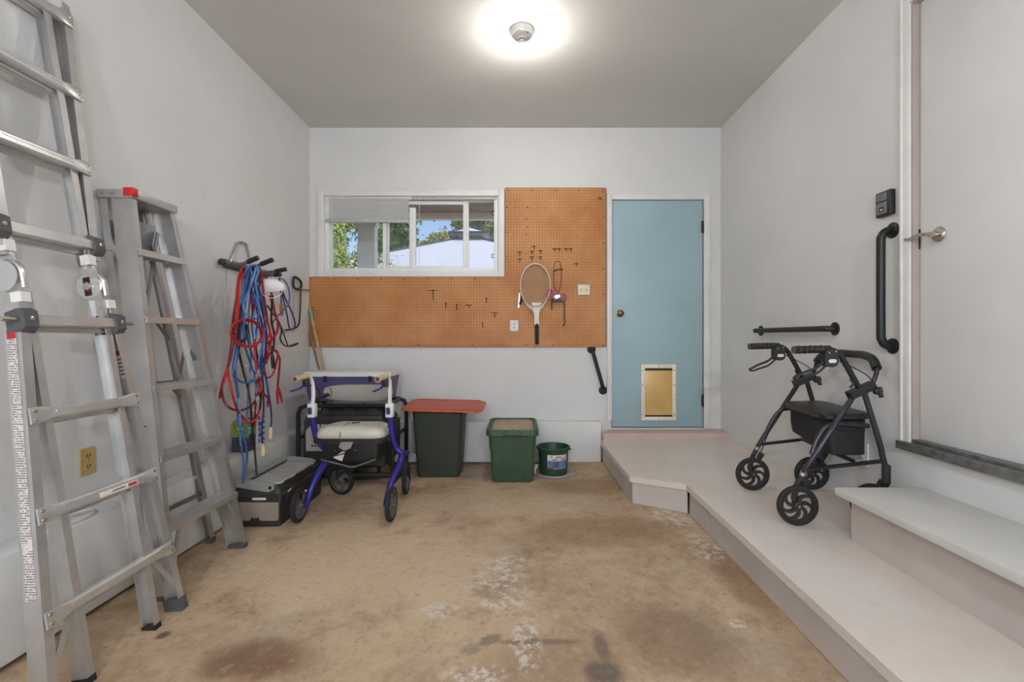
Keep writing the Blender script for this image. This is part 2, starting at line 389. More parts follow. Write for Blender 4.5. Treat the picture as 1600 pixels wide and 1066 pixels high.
f1 = frame(MB(), xw(509), xw(604), zw(422), zw(309), .022, YB + .075, YB + .10).build('sash', M_VINYL, win)
f2 = frame(MB(), xw(596), xw(728), zw(420), zw(312), .03, YB + .035, YB + .065).build('sash', M_VINYL, win)
MB().span((xw(638.5), YB + .025, zw(418)), (xw(648), YB + .068, zw(323)), .003).build('mullion', M_VINYL, win)
MB().span((xw(726), YB + .06, zw(421)), (xw(731), YB + .10, zw(308)), .003).build('mullion', M_VINYL, win)
MB().span((xw(511), YB + .086, zw(421)), (xw(602), YB + .090, zw(310))).build('pane', M_GLASS, f1)
MB().span((xw(600), YB + .048, zw(417)), (xw(724), YB + .052, zw(314))).build('pane', M_GLASS, f2)
MB().span((xw(730), YB + .086, zw(421)), (xw(773), YB + .090, zw(309))).build('pane', M_GLASS, win)
for v in (333, 400):
    MB().tube([P(772, v - 2.5, YB - .0), P(768.5, v - 2.5, YB - .004), P(768.5, v + 2.5, YB - .004), P(772, v + 2.5, YB)], .004, 6).build('latch', M_HINGE, win)
def blind(name, u0, u1, v0, vs, vb, label, closed):
    t = thing(name, (xw((u0 + u1) / 2), YB + .01, zw(vb)), label, 'window blind')
    MB().span((xw(u0), YB - .005, zw(v0 + 3.5)), (xw(u1), YB + .022, zw(v0)), .003).build('head_rail', M_BLIND, t)
    n = 9
    z0, z1 = zw(v0 + 4), zw(vs)
    for k in range(n):
        z = z0 + (z1 - z0) * (k + .5) / n
        if closed: R = Matrix.Rotation(math.radians(-42), 3, 'X'); MB().box((xw((u0 + u1) / 2), YB + .008, z), (xw(u1) - xw(u0) - .004, .025, .0012), R).build('slat', M_BLIND, t)
        else: MB().box((xw((u0 + u1) / 2), YB + .008, z), (xw(u1) - xw(u0) - .004, .025, .0022)).build('slat', M_BLIND, t)
    MB().span((xw(u0), YB - .006, zw(vb)), (xw(u1), YB + .022, zw(vs)), .004).build('bottom_rail', M_BLINDG, t)
    for q in (.12, .5, .88): MB().tube([(xw(u0 + (u1 - u0) * q), YB - .008, zw(v0 + 2)), (xw(u0 + (u1 - u0) * q), YB - .008, zw(vb))], .0012, 5).build('ladder_cord', M_BLIND, t)
    uc = u0 + 13
    MB().tube([(xw(uc), YB - .012, zw(v0)), (xw(uc), YB - .02, zw(v0 + 30)), (xw(uc), YB - .028, zw(428))], .0022, 6).build('pull_cord', M_BLIND, t)
    MB().lathe([(.001, 0), (.006, .004), (.004, .022), (.002, .028)], (xw(uc), YB - .028, zw(435)), n=10).build('cord_tassel', M_BLIND, t)
    return t
blind('window_blind', 507, 638.5, 301, 342.5, 348, 'half lowered white slatted blind in the window half by the corner', True)
blind('window_blind', 643, 776, 299.5, 308, 312, 'white slatted blind drawn fully up in the window half by the pegboard', False)
# ------------------------------------------------------------------ garden door (blue)
d1 = struct(bpy.data.objects.new('door_1', None), 'pale blue door with a pet flap'); COL.objects.link(d1); d1.location = (1.25, YB + .03, DZ0); ORG[d1.name] = tuple(d1.location)
MB().span((DX0 + .004, YB + .006, DZ0 + .008), (DX1 - .004, YB + .046, DZ1 - .004), .002).build('door_slab', M_BLUE, d1)
kb = MB().lathe([(.033, 0), (.033, .006), (.014, .010), (.012, .03), (.026, .04), (.029, .052), (.024, .064), (.010, .069)], P(968, 490, YB + .006), (0, -1, 0), 24).build('door_knob', M_BRASS, d1)
MB().lathe([(.007, 0), (.007, .003)], P(968, 490, YB - .0625), (0, -1, 0), 12).build('key_button', M_SLOT, kb)
for v in (355, 626): 
    h = MB().span((DX1 - .014, YB - .012, zw(v + 9)), (DX1 + .004, YB + .008, zw(v - 9)), .002)
    h.lathe([(.006, -.055), (.006, .055)], (DX1 - .003, YB - .012, zw(v)), n=10); h.build('hinge', M_HINGE, d1)
MB().span((DX0 - .012, YB - .004, zw(493)), (DX0 + .004, YB + .004, zw(487))).build('strike_plate', M_HINGE, d1)
pf = frame(MB(), xw(1001.5), xw(1056), zw(657), zw(569.5), .034, YB - .010, YB + .006).build('pet_door_frame', M_CREAM, d1)
def petflap():
    m_, t = newmat('amber_vinyl_flap'); p = obj_vec(t); n1 = t.noise(p, 5, 4)
    col = t.mix(t.ramp(n1, .3, .7), lin((206, 166, 98)), lin((222, 184, 116)))
    bs = t.finish(col, .3, 0, None); return m_
MB().span((xw(1007), YB - .006, zw(650)), (xw(1051), YB + .004, zw(579)), .005).build('pet_flap', petflap(), d1)
MB().span((xw(1007), YB - .009, zw(578.5)), (xw(1051), YB + .002, zw(575.5))).build('flap_strip', M_HINGE, d1)
MB().span((xw(1007), YB - .009, zw(652)), (xw(1051), YB + .002, zw(648.5))).build('flap_strip', M_HINGE, d1)
for u, v in ((1029.7, 571.3), (1029, 655), (1004, 579), (1004, 602), (1004, 625), (1004, 647.5), (1053.7, 579), (1053.7, 602), (1053.7, 625), (1053.7, 647.5)):
    MB().lathe([(.005, 0), (.004, .003)], P(u, v, YB - .010), (0, -1, 0), 8).build('screw', M_SLOT, pf)
c = MB().span((xw(948), YB - .018, .357), (xw(956), YB, zw(304)), .004); c.span((xw(956), YB - .018, zw(312.5)), (xw(1099), YB, zw(304)), .004)
c.span((xw(1099), YB - .018, .28), (xw(1108.5), YB, zw(304)), .004)
struct(c.build('trim_1', M_TRIM), 'white casing around the blue door')
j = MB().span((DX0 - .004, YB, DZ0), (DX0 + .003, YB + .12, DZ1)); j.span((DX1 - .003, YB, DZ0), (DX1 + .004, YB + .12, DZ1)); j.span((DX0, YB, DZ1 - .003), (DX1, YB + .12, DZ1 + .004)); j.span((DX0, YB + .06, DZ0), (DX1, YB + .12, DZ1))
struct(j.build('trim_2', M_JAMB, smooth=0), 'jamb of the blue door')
# ------------------------------------------------------------------ house door (white) above the upper step
d2 = struct(bpy.data.objects.new('door_2', None), 'plain white house door with a lever handle'); COL.objects.link(d2); d2.location = (XR + .04, 1.6, EZ0); ORG[d2.name] = tuple(d2.location)
XD = XR + .028
MB().span((XD, EY0 + .005, EZ0 + .02), (XD + .04, EY1 - .006, EZ1 - .004), .002).build('door_slab', M_DOORW, d2)
lc = V((XD, 1.985, 1.535))
lv = MB().lathe([(.033, 0), (.033, .005), (.028, .010), (.012, .013), (.011, .045)], lc, (-1, 0, 0), 24).build('rosette', M_STEEL, d2)
MB().tube([lc + V((-.042, -.012, 0)), lc + V((-.052, .01, .002)), lc + V((-.055, .045, .006)), lc + V((-.052, .085, -.002)), lc + V((-.050, .115, .002))], [.010, .012, .010, .008, .009], 10, sm=5, flat=.75).build('lever', M_STEEL, d2)
MB().span((XD - .004, EY1 - .010, 1.49), (XD + .012, EY1 - .004, 1.58)).build('latch_plate', M_HINGE, d2)
c = MB().span((XR - .012, EY1 + .004, EZ0), (XR, EY1 + .055, EZ1 + .055), .004); c.span((XR - .018, EY1 + .040, EZ0), (XR, EY1 + .055, EZ1 + .055), .004)
c.span((XR - .012, EY0 - .055, EZ1 + .004), (XR, EY1 + .004, EZ1 + .055), .004); c.span((XR - .012, EY0 - .055, EZ0), (XR, EY0 - .004, EZ1 + .004), .004)
struct(c.build('trim_3', M_TRIM), 'white casing around the house door')
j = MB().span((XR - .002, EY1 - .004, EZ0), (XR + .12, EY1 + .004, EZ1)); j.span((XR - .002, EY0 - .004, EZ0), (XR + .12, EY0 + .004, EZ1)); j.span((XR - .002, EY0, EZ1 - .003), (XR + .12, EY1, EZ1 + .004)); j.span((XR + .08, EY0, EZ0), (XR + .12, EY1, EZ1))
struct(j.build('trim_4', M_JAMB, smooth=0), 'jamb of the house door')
c = MB().span((XR - .034, EY0 - .06, EZ0 - .034), (XR + .06, EY1 + .055, EZ0 + .004), .003); c.span((XR - .006, EY0, EZ0), (XR + .06, EY1, EZ0 + .02), .003)
struct(c.build('trim_5', M_GALV), 'grey metal sill under the house door')

# ------------------------------------------------------------------ platform, upper step, threshold
PL = [(.718, YCURB - .001), (.736, 2.992), (1.039, 2.808), (1.037, YF + .02), (XR - .002, YF + .02), (XR - .002, YB - .002), (.74, YB - .002)]
plat = thing('low_platform', (1.4, 1.5, zf(1.4, 1.5)), 'long low wooden platform painted pale beige along the wall with grab bars', 'platform')
def slab(poly, top, bot):
    n = len(poly); mb = MB(); vv = [(x, y, top(x, y)) for x, y in poly] + [(x, y, bot(x, y)) for x, y in poly]
    return mb.add(vv, [list(range(n)), list(range(n, 2 * n))[::-1]] + [(i, n + i, n + (i + 1) % n, (i + 1) % n) for i in range(n)])
slab(PL, zp, lambda x, y: zp(x, y) - .036).build('deck', M_DECK, plat, smooth=0)
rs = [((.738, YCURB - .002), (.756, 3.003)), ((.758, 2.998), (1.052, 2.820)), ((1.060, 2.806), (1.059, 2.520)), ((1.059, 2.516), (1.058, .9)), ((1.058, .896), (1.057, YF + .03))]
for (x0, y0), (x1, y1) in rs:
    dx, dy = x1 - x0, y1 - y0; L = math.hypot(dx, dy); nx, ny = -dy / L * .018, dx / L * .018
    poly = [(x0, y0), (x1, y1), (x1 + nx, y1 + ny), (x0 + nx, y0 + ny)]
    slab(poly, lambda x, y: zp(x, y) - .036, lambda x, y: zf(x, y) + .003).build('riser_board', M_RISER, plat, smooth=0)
ZS = 0.415
ups = thing('upper_step', (1.6, 0.4, zp(1.6, .4)), 'upper grey-white wooden step below the white house door', 'step')
MB().span((1.417, YF + .05, ZS - .034), (XR - .003, 2.037, ZS), .005).build('tread', M_STEPTOP, ups)
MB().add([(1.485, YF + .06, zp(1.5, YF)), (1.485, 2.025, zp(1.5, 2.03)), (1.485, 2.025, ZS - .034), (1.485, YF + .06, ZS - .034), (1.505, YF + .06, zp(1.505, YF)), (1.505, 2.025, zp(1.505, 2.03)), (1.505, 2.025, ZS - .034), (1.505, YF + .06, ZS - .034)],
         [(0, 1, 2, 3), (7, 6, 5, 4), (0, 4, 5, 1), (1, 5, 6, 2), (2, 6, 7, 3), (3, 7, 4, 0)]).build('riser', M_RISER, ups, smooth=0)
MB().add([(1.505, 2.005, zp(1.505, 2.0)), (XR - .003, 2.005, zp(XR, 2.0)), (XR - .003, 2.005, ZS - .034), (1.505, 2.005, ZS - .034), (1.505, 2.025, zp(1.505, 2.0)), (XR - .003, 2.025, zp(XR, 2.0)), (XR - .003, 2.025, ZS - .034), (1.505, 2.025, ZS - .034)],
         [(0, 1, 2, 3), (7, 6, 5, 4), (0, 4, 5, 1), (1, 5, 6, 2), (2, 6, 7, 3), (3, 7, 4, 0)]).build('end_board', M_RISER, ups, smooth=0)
th = [(.735, 3.912), (XR - .004, 3.912), (XR - .004, YB - .019), (.805, YB - .019)]
tag(slab(th, lambda x, y: .268 + .05 * (y - 3.91), zp).build('threshold_step', M_PINK, smooth=0), 'shallow pinkish painted threshold step at the foot of the blue door', 'step')

# ------------------------------------------------------------------ outside the window
M_LAWN = mat('lawn', (96, 120, 62), 0.9, var=0.3, scale=14)
struct(MB().span((-30, YB + .121, -.45), (30, 45, -.3)).build('ground', M_LAWN, smooth=0), 'lawn outside the window')
MP = mat('bounce_slab_concrete', (204, 200, 192), .8, var=.08)  # unseen slab added to bounce light onto the eave, post and blind
struct(MB().span((-9, YB + .122, -.31), (9, 7.2, -.285)).build('bounce_slab', MP, smooth=0), 'unseen pale concrete slab added to bounce daylight up outside the window')
M_SOFFIT = mat('soffit_brown', (140, 114, 102), 0.7, var=0.1)
M_BEAM = mat('eave_beige', (232, 216, 202), 0.7, var=0.06)
e = thing('porch_eave', (-1.0, 4.7, 2.47), 'brown eave with a beige edge board above the window', 'eave')
for k in range(16): MB().span((-3.0 + .25 * k, YB + .121, 2.475), (-3.0 + .25 * k + .245, 5.02, 2.50)).build('soffit_panel', M_SOFFIT, e)
MB().span((-3.0, 5.0, 2.395), (1.0, 5.06, 2.47), .004).build('edge_board', M_BEAM, e)
MB().span((-3.0, YB + .121, 2.50), (1.0, 5.2, 2.56)).build('eave_roof', M_BEAM, e)
for k in range(14): MB().span((-2.9 + .28 * k, 5.061, 2.388), (-2.88 + .28 * k, 5.075, 2.41)).build('gutter_clip', M_HINGE, e)
po = thing('porch_post', (-1.69, 5.12, -.3), 'white porch post outside the half lowered blind', 'post')
MB().span((-1.785, 5.065, -.3), (-1.594, 5.19, 2.5), .006).build('shaft', M_TRIM, po); MB().span((-1.80, 5.07, 2.34), (-1.58, 5.20, 2.40), .006).build('collar', M_TRIM, po)
M_CANVAS = mat('gazebo_roof_panel', (196, 198, 206), 0.55, var=0.03, scale=3)
M_GAZTRIM = mat('gazebo_dark_trim', (62, 64, 70), 0.5, var=0.1)
gy = 10.6; g0 = P(735, 0, gy); gx = g0.x
def gz(v): return HC - (v - CY) * gy / F
gaz = thing('garden_gazebo', (gx, gy, -.3), 'garden gazebo with a pale grey two tier roof and dark trim', 'gazebo')
zt, zb_, hw = gz(378), gz(378) - 1.26, 3.14
for k in range(4):
    a0 = math.radians(45 + 90 * k); a1 = math.radians(135 + 90 * k); r2 = math.sqrt(2)
    q = [(gx + hw * r2 * math.cos(a0), gy + hw * r2 * math.sin(a0), zb_), (gx + hw * r2 * math.cos(a1), gy + hw * r2 * math.sin(a1), zb_), (gx + .42 * math.cos(a1), gy + .42 * math.sin(a1), zt), (gx + .42 * math.cos(a0), gy + .42 * math.sin(a0), zt)]
    MB().add(q + [(x, y, z - .03) for x, y, z in q], [(0, 1, 2, 3), (7, 6, 5, 4), (0, 4, 5, 1), (1, 5, 6, 2), (2, 6, 7, 3), (3, 7, 4, 0)]).build('roof_panel', M_CANVAS, gaz, smooth=0)
    MB().bar(V(q[0]) + V((0, 0, .015)), V(q[3]) + V((0, 0, .015)), .045, .05).build('hip_trim', M_GAZTRIM, gaz)
    MB().bar(q[0], q[1], .06, .10).build('edge_trim', M_GAZTRIM, gaz)
    MB().span((q[0][0] - .06 - .08 * (1 if math.cos(a0) > 0 else -1), q[0][1] - .06 - .08 * (1 if math.sin(a0) > 0 else -1), -.3), (q[0][0] + .06 - .08 * (1 if math.cos(a0) > 0 else -1), q[0][1] + .06 - .08 * (1 if math.sin(a0) > 0 else -1), zb_)).build('post', M_GAZTRIM, gaz)
    zc1, zc0 = gz(356), gz(370)
    w = [(gx + .61 * math.cos(a0), gy + .61 * math.sin(a0), zc0), (gx + .61 * math.cos(a1), gy + .61 * math.sin(a1), zc0), (gx + .03 * math.cos(a1), gy + .03 * math.sin(a1), zc1), (gx + .03 * math.cos(a0), gy + .03 * math.sin(a0), zc1)]
    MB().add(w + [(x, y, z - .03) for x, y, z in w], [(0, 1, 2, 3), (7, 6, 5, 4), (0, 4, 5, 1), (1, 5, 6, 2), (2, 6, 7, 3), (3, 7, 4, 0)]).build('cap_panel', M_CANVAS, gaz, smooth=0)
    MB().bar(V(w[0]), V(w[3]), .035, .045).build('cap_trim', M_GAZTRIM, gaz); MB().bar(w[0], w[1], .04, .05).build('cap_trim', M_GAZTRIM, gaz)
    MB().bar((gx + .42 * math.cos(a0), gy + .42 * math.sin(a0), zt + .03), (gx + .42 * math.cos(a1), gy + .42 * math.sin(a1), zt + .03), .03, .10).build('vent_screen', M_GAZTRIM, gaz)
rnd = random.Random(5)
def leafmat(name, a_, b_):
    m_, t = newmat(name); p = obj_vec(t); n1 = t.noise(p, 22, 5, .75); col = t.mix(t.ramp(n1, .40, .60), tuple(x * .55 for x in lin(a_)), lin(b_))
    bs = t.finish(col, .55, 0, None); return m_
M_BARK = mat('tree_bark', (92, 78, 64), 0.9, var=0.2, scale=12)
def tree(name, cx, cy, z0, z1, rx, label, ml, n, leaf):
    t = thing(name, (cx, cy, -.3), label, 'tree')
    MB().tube([(cx, cy, -.3), (cx + .1, cy, (z0 + z1) / 2), (cx - .05, cy, z1 - .3)], [.14, .09, .03], 8, sm=4).build('trunk', M_BARK, t)
    for k in range(5):
        an = rnd.random() * 6.28; zz = z0 + (z1 - z0) * (.25 + .12 * k)
        MB().tube([(cx, cy, zz), (cx + .5 * rx * math.cos(an), cy + .5 * rx * math.sin(an), zz + .4)], [.045, .015], 6).build('branch', M_BARK, t)
    co_ = MB(); ang_ = [2 * math.pi * q / 14 for q in range(14)]
    co_.loft([[V((cx + .52 * rx * math.cos(a_) * math.sin(f_) * rnd.uniform(.8, 1.15), cy + .52 * rx * math.sin(a_) * math.sin(f_) * rnd.uniform(.8, 1.15), (z0 + z1) / 2 - math.cos(f_) * (z1 - z0) * .42)) for a_ in ang_] for f_ in [.15 + .28 * q for q in range(11)]])
    co_.build('inner_crown', ml, t, smooth=0)
    mb = MB(); clumps = [(rnd.gauss(0, .42), rnd.gauss(0, .42), rnd.uniform(-1, 1)) for _ in range(60)]
    for i in range(n):
        c_ = clumps[rnd.randrange(60)]; q = V((c_[0] * rx + rnd.gauss(0, .2 * rx), c_[1] * rx + rnd.gauss(0, .2 * rx), c_[2] * (z1 - z0) * .46 + rnd.gauss(0, .12)))
        k = math.sqrt(max(.12, 1 - (abs(q.z) / ((z1 - z0) * .56)) ** 2)); q.x *= k; q.y *= k; q += V((cx, cy, (z0 + z1) / 2))
        d = V((rnd.gauss(0, 1), rnd.gauss(0, 1), rnd.gauss(0, 1))).normalized(); s_ = d.cross(V((rnd.gauss(0, 1), rnd.gauss(0, 1), rnd.gauss(0, 1)))).normalized()
        L = leaf * rnd.uniform(.6, 1.3); mb.add([q - d * L, q + s_ * L * .45, q + d * L, q - s_ * L * .45], [(0, 1, 2, 3)])
    o = mb.build('foliage', ml, t, smooth=0); o['kind'] = 'stuff'
    return t
tree('hedge_tree', -2.95, 6.55, .4, 4.2, .85, 'bushy light green tree beside the white porch post', leafmat('leaf_light', (112, 146, 56), (186, 198, 112)), 34000, .034)
tree('hedge_tree', -2.75, 5.75, -.1, 2.35, .42, 'dark blue-green shrub at the foot of the bushy tree by the post', leafmat('leaf_dark', (40, 56, 52), (126, 140, 130)), 16000, .03)
tree('garden_tree', -4.75, 16.2, 1.2, 7.0, 1.1, 'deep green tree between the porch post and the window mullion', leafmat('leaf_deep', (58, 104, 62), (112, 150, 84)), 20000, .085)
tree('garden_tree', -2.95, 18.6, 1.0, 5.3, 1.6, 'yellow-green tree rising behind the gazebo roof', leafmat('leaf_yellow', (150, 168, 84), (210, 210, 140)), 26000, .085)
tree('garden_tree', -.75, 16.2, 1.6, 7.0, 1.25, 'tall dark green tree behind the cap of the gazebo', leafmat('leaf_tall', (50, 78, 42), (150, 170, 92)), 26000, .085)

# ================================================================== CEILING LIGHT AND ADDED FILL LAMPS
M_BULB = emis('lit_bulb', (1.0, 0.98, 0.94), BULB)
M_FILL = emis('fill_globe', (0.885, 0.975, 1.10), FILL)
M_PORC = mat('white_porcelain', (222, 220, 214), 0.3, var=0.03)
def ceiling_light(x, y, label, mb_):
    t = thing('ceiling_light', (x, y, ZC), label, 'ceiling light')
    MB().lathe([(.072, 0), (.074, -.006), (.070, -.014), (.060, -.034), (.040, -.046), (.026, -.050), (.026, -.056)], (x, y, ZC), n=32).build('lamp_holder', M_PORC, t)
    MB().lathe([(.017, -.050), (.017, -.068)], (x, y, ZC), n=20).build('socket', M_STEEL, t)
    MB().lathe([(.016, -.068), (.024, -.076), (.0355, -.094), (.0355, -.099)], (x, y, ZC), n=20).build('bulb_base', M_PORC, t)  # rim made wider than the bulb to shade the ceiling around it
    MB().lathe([(.030, -.0992), (.0312, -.110), (.028, -.125), (.018, -.136), (.004, -.140)], (x, y, ZC), n=20).build('bulb', mb_, t)
    MB().lathe([(.005, 0), (.003, .003)], (x + .035, y - .04, ZC - .037), (.5, -.6, -.6), 8).build('screw', M_SLOT, t)
ceiling_light(.025, 2.78, 'bare lit bulb in a white porcelain holder on the ceiling', M_BULB)
def fill_pendant(x, y, z, label):  # lamp added out of view to brighten the lower walls and floor
    t = thing('added_fill_lamp', (x, y, ZC), label, 'added fill lamp')
    MB().lathe([(.05, 0), (.05, -.012), (.03, -.028), (.006, -.032)], (x, y, ZC), n=20).build('canopy', M_PORC, t)
    MB().tube([(x, y, ZC - .03), (x, y, z + .10)], .004, 6).build('flex', M_PORC, t)
    MB().lathe([(.006, .12), (.022, .11), (.024, .05)], (x, y, z), n=16).build('socket', M_PORC, t)
    MB().lathe([(.018, .055), (.030, .040), (.042, .015), (.045, -.004), (.040, -.026), (.022, -.042), (.003, -.047)], (x, y, z), n=20).build('fill_bulb', M_FILL, t)
fill_pendant(-.55, -1.3, 1.85, 'added fill globe hanging unseen behind the viewer nearer the ladders')
fill_pendant(.65, -1.5, 1.85, 'added fill globe hanging unseen behind the viewer nearer the platform')

# ================================================================== LADDERS
# ---- articulated ladder: inner straight rails, flared outer rails, hinge in the middle, leaning on the wall
AL = math.atan(0.165); LO = V((-1.388, 1.63, 0)); LO.z = zf(LO.x, LO.y)
LS, LN, LT = V((-math.sin(AL), 0, math.cos(AL))), V((math.cos(AL), 0, math.sin(AL))), V((0, 1, 0))
def L3(s, t, n=0.0):
    k = min(max((s - 1.33) / .1, 0), 1)                  # the upper half kinks a little at the hinge
    return LO + LS * s + LT * (t - .025 * k) + LN * (n - .012 * k)
lad = thing('articulated_ladder', LO, 'tall aluminium folding ladder with round hinge locks leaning on the wall nearest the viewer', 'ladder')
def cpro(w, d, th, side):                       # channel: web on the outside, flanges inward; x = outward, y = normal
    return [(0, 0), (0, -d), (-w, -d), (-w, -d + th), (-th, -d + th), (-th, -th), (-w, -th), (-w, 0)]
def rail(root, p0, p1, sg, w=.030, d=.056, th=.004, name='side_rail', mt=None):
    return MB().ext(cpro(w, d, th, sg), p0, p1, LT * sg, LN).build(name, mt or M_ALU, root)
def o_lo(s): return .182 + (1.203 - s) * .080
def o_hi(s): return .182 + (s - 1.509) * .048
RUNG_LO, RUNG_HI = (.272, .582, .893, 1.203), (1.509, 1.819, 2.125, 2.43)
rails = {}
for sg in (-1, 1):
    rails[sg] = rail(lad, L3(0.012 if sg < 0 else 0.0, sg * o_lo(0)), L3(1.262, sg * o_lo(1.262)), sg)
    rail(lad, L3(1.45, sg * o_hi(1.45)), L3(2.50, sg * o_hi(2.50)), sg, d=.048)
    # inner rails
    rail(lad, L3(.02, sg * .150, -.008), L3(1.30, sg * .150, -.008), sg, .026, .050, .004, 'inner_rail')
    rail(lad, L3(1.42, sg * .150, -.008), L3(2.46, sg * .150, -.008), sg, .026, .040, .004, 'inner_rail')
    # feet
    MB().ext([(.004, .006), (.004, -.062), (-.036, -.062), (-.036, .006)], L3(-.012 if sg > 0 else -.004, sg * o_lo(0)), L3(.055, sg * o_lo(.055)), LT * sg, LN).build('rubber_foot', M_GREYRUB, rails[sg])
    MB().ext([(.002, .002), (.002, -.053), (-.028, -.053), (-.028, .002)], L3(.0, sg * .150, -.008), L3(.022, sg * .150, -.008), LT * sg, LN).build('rubber_foot', M_RUBBER, lad)
    # hinge: perforated plates and a round lock
    h = MB()
    for s0, s1 in ((1.20, 1.365), (1.345, 1.52)):
        h.ext([(-.004, -.004), (-.004, -.060), (-.010, -.060), (-.010, -.004)], L3(s0, sg * .150, -.004), L3(s1, sg * .150, -.004), LT * sg, LN)
    hinge = h.build('hinge_plate', M_ALU, lad)
    hc = L3(1.355, sg * .146, -.052)
    MB().lathe([(.050, -.012), (.050, .004), (.046, .008), (.0, .009)], hc, LT * -sg, 28).build('hinge_disc', M_ALUB, hinge)
    MB().lathe([(.016, .008), (.014, .016), (.0, .017)], hc, LT * -sg, 16).build('hinge_bolt', M_STEEL, hinge)
    st_ = MB(); st_.ext([(-.016, -.036), (.010, -.036), (.010, .036), (-.016, .036)], hc + LT * -sg * .0085, hc + LT * -sg * .010, LN, LS); st_.build('warning_label', M_SLOT, hinge)
    st_ = MB(); st_.ext([(-.008, -.018), (.006, -.018), (.006, .018), (-.008, .018)], hc + LT * -sg * .0098, hc + LT * -sg * .0112, LN, LS); st_.build('warning_label', M_REDINK, hinge)
    ar = MB(); ar.tube([hc + LN * -.01 + LS * .048, hc + LN * .03 + LS * .045, hc + LN * .055 + LS * .015, hc + LN * .058 + LS * -.045], .010, 8, sm=5, flat=.6); ar.build('lock_lever', M_ALUB, hinge)
    for s_, n_ in ((1.225, -.02), (1.235, -.04), (1.265, -.018), (1.27, -.044), (1.445, -.02), (1.45, -.042), (1.485, -.018), (1.49, -.044)):
        MB().lathe([(.004, 0), (.004, .003)], L3(s_, sg * .1395, n_ - .006), LT * -sg, 8).build('punched_hole', M_SLOT, hinge)
    MB().ext([(.0, .004), (.0, -.03), (-.03, -.03), (-.03, .004)], L3(1.43, sg * .156), L3(1.468, sg * .156), LT * sg, LN).build('rail_end_cap', M_TRIM, lad)
    MB().ext([(.0, .004), (.0, -.03), (-.03, -.03), (-.03, .004)], L3(1.262, sg * .172), L3(1.295, sg * .172), LT * sg, LN).build('rail_end_cap', M_TRIM, lad)
def outer_rung(s, half):
    mb = MB(); prof = [(-.018, -.020), (.018, -.020), (.019, .004), (.012, .010), (-.012, .010), (-.019, .004)]
    flat = [(-.026, .003), (.026, .003), (.026, .009), (.022, .010), (-.022, .010), (-.026, .009)]
    secs = [(-half, flat), (-half + .035, flat), (-half + .075, prof), (half - .075, prof), (half - .035, flat), (half, flat)]
    mb.loft([[L3(s + x, t, y) for x, y in pr] for t, pr in secs])
    r = mb.build('rung', M_ALUB, lad)
    MB().ext([(-.003, .006), (.003, .006), (.003, .012), (-.003, .012)], L3(s + .006, -half + .08), L3(s + .006, half - .08), LS, LN).build('tread_ridge', M_ALUB, r)
    for sg in (-1, 1):
        for ds in (-.014, .014):
            MB().lathe([(.0065, 0), (.006, .003), (.002, .0045)], L3(s + ds, sg * (half - .014), .009), LN, 10).build('rivet', M_STEEL, r)
    return r
def inner_rung(s):
    return MB().ext([(-.016, -.012), (.012, -.012), (.016, .006), (.012, .014), (-.012, .014), (-.016, .008)], L3(s - .018, -.146, -.036), L3(s - .018, .146, -.036), LS, LN).build('inner_rung', M_ALU, lad)
rl = [outer_rung(s, o_lo(s) - .001) for s in RUNG_LO[:3]]
for s in RUNG_HI[1:]: outer_rung(s, o_hi(s) - .001)
for s in RUNG_LO + RUNG_HI: inner_rung(s)
for s, hf in ((RUNG_LO[3], o_lo(1.203)), (RUNG_HI[0], o_hi(1.509))):
    r = MB().ext([(-.019, -.022), (.016, -.022), (.019, .0), (.016, .012), (-.016, .012), (-.019, .0)], L3(s, -hf + .02), L3(s, hf - .02), LS, LN).build('rung', M_ALUB, lad)
    for sg in (-1, 1):
        MB().ext([(-.040, -.045), (.030, -.045), (.040, .0), (.026, .022), (-.026, .022), (-.044, .004)], L3(s, sg * (hf - .036)), L3(s, sg * (hf + .006)), LS, LN, s1=.9).build('lock_bracket', M_GREYRUB, r)
        MB().tube([L3(s, sg * hf, .0), L3(s, sg * (hf + .055), .0)], .008, 10).build('lock_pin', M_STEEL, r)
        MB().lathe([(.009, 0), (.008, .004), (.003, .006)], L3(s, sg * (hf - .016), .021), LN, 10).build('bolt', M_STEEL, r)
for sg in (-1, 1):                                    # knee braces of the bottom rung
    MB().bar(L3(.255, sg * (o_lo(.255) - .095), -.012), L3(.105, sg * (o_lo(.1) - .018), -.006), .020, .004, LN).build('brace', M_ALU, lad)
# stickers
r1 = rails[-1]
lab = MB().ext([(.0008, -.014), (.0016, -.014), (.0016, -.046), (.0008, -.046)], L3(.34, -o_lo(.34)), L3(1.18, -o_lo(1.18)), -LT, LN).build('instruction_label', M_PRINT, r1)
MB().ext([(.0015, -.016), (.0024, -.016), (.0024, -.044), (.0015, -.044)], L3(1.145, -o_lo(1.145)), L3(1.172, -o_lo(1.172)), -LT, LN).build('print_block', M_REDINK, r1)
ri = MB().ext([(-.0046, -.004), (-.0054, -.004), (-.0054, -.044), (-.0046, -.044)], L3(.985, o_lo(.985)), L3(1.10, o_lo(1.10)), LT, LN).build('warning_label', M_STICK, rails[1])
MB().ext([(-.0050, -.005), (-.0062, -.005), (-.0062, -.043), (-.0050, -.043)], L3(1.078, o_lo(1.078)), L3(1.098, o_lo(1.098)), LT, LN).build('print_block', M_REDINK, rails[1])
for k in range(5):
    s_ = .998 + .015 * k
    MB().ext([(-.0050, -.010), (-.0060, -.010), (-.0060, -.038), (-.0050, -.038)], L3(s_, o_lo(s_)), L3(s_ + .008, o_lo(s_ + .008)), LT, LN).build('print_block', M_INK, rails[1])
MB().ext([(.006, .0118), (-.012, .0118), (-.012, .0126), (.006, .0126)], L3(.582, -.03), L3(.582, .13), LS, LN).build('rung_label', M_STICK, rl[1])
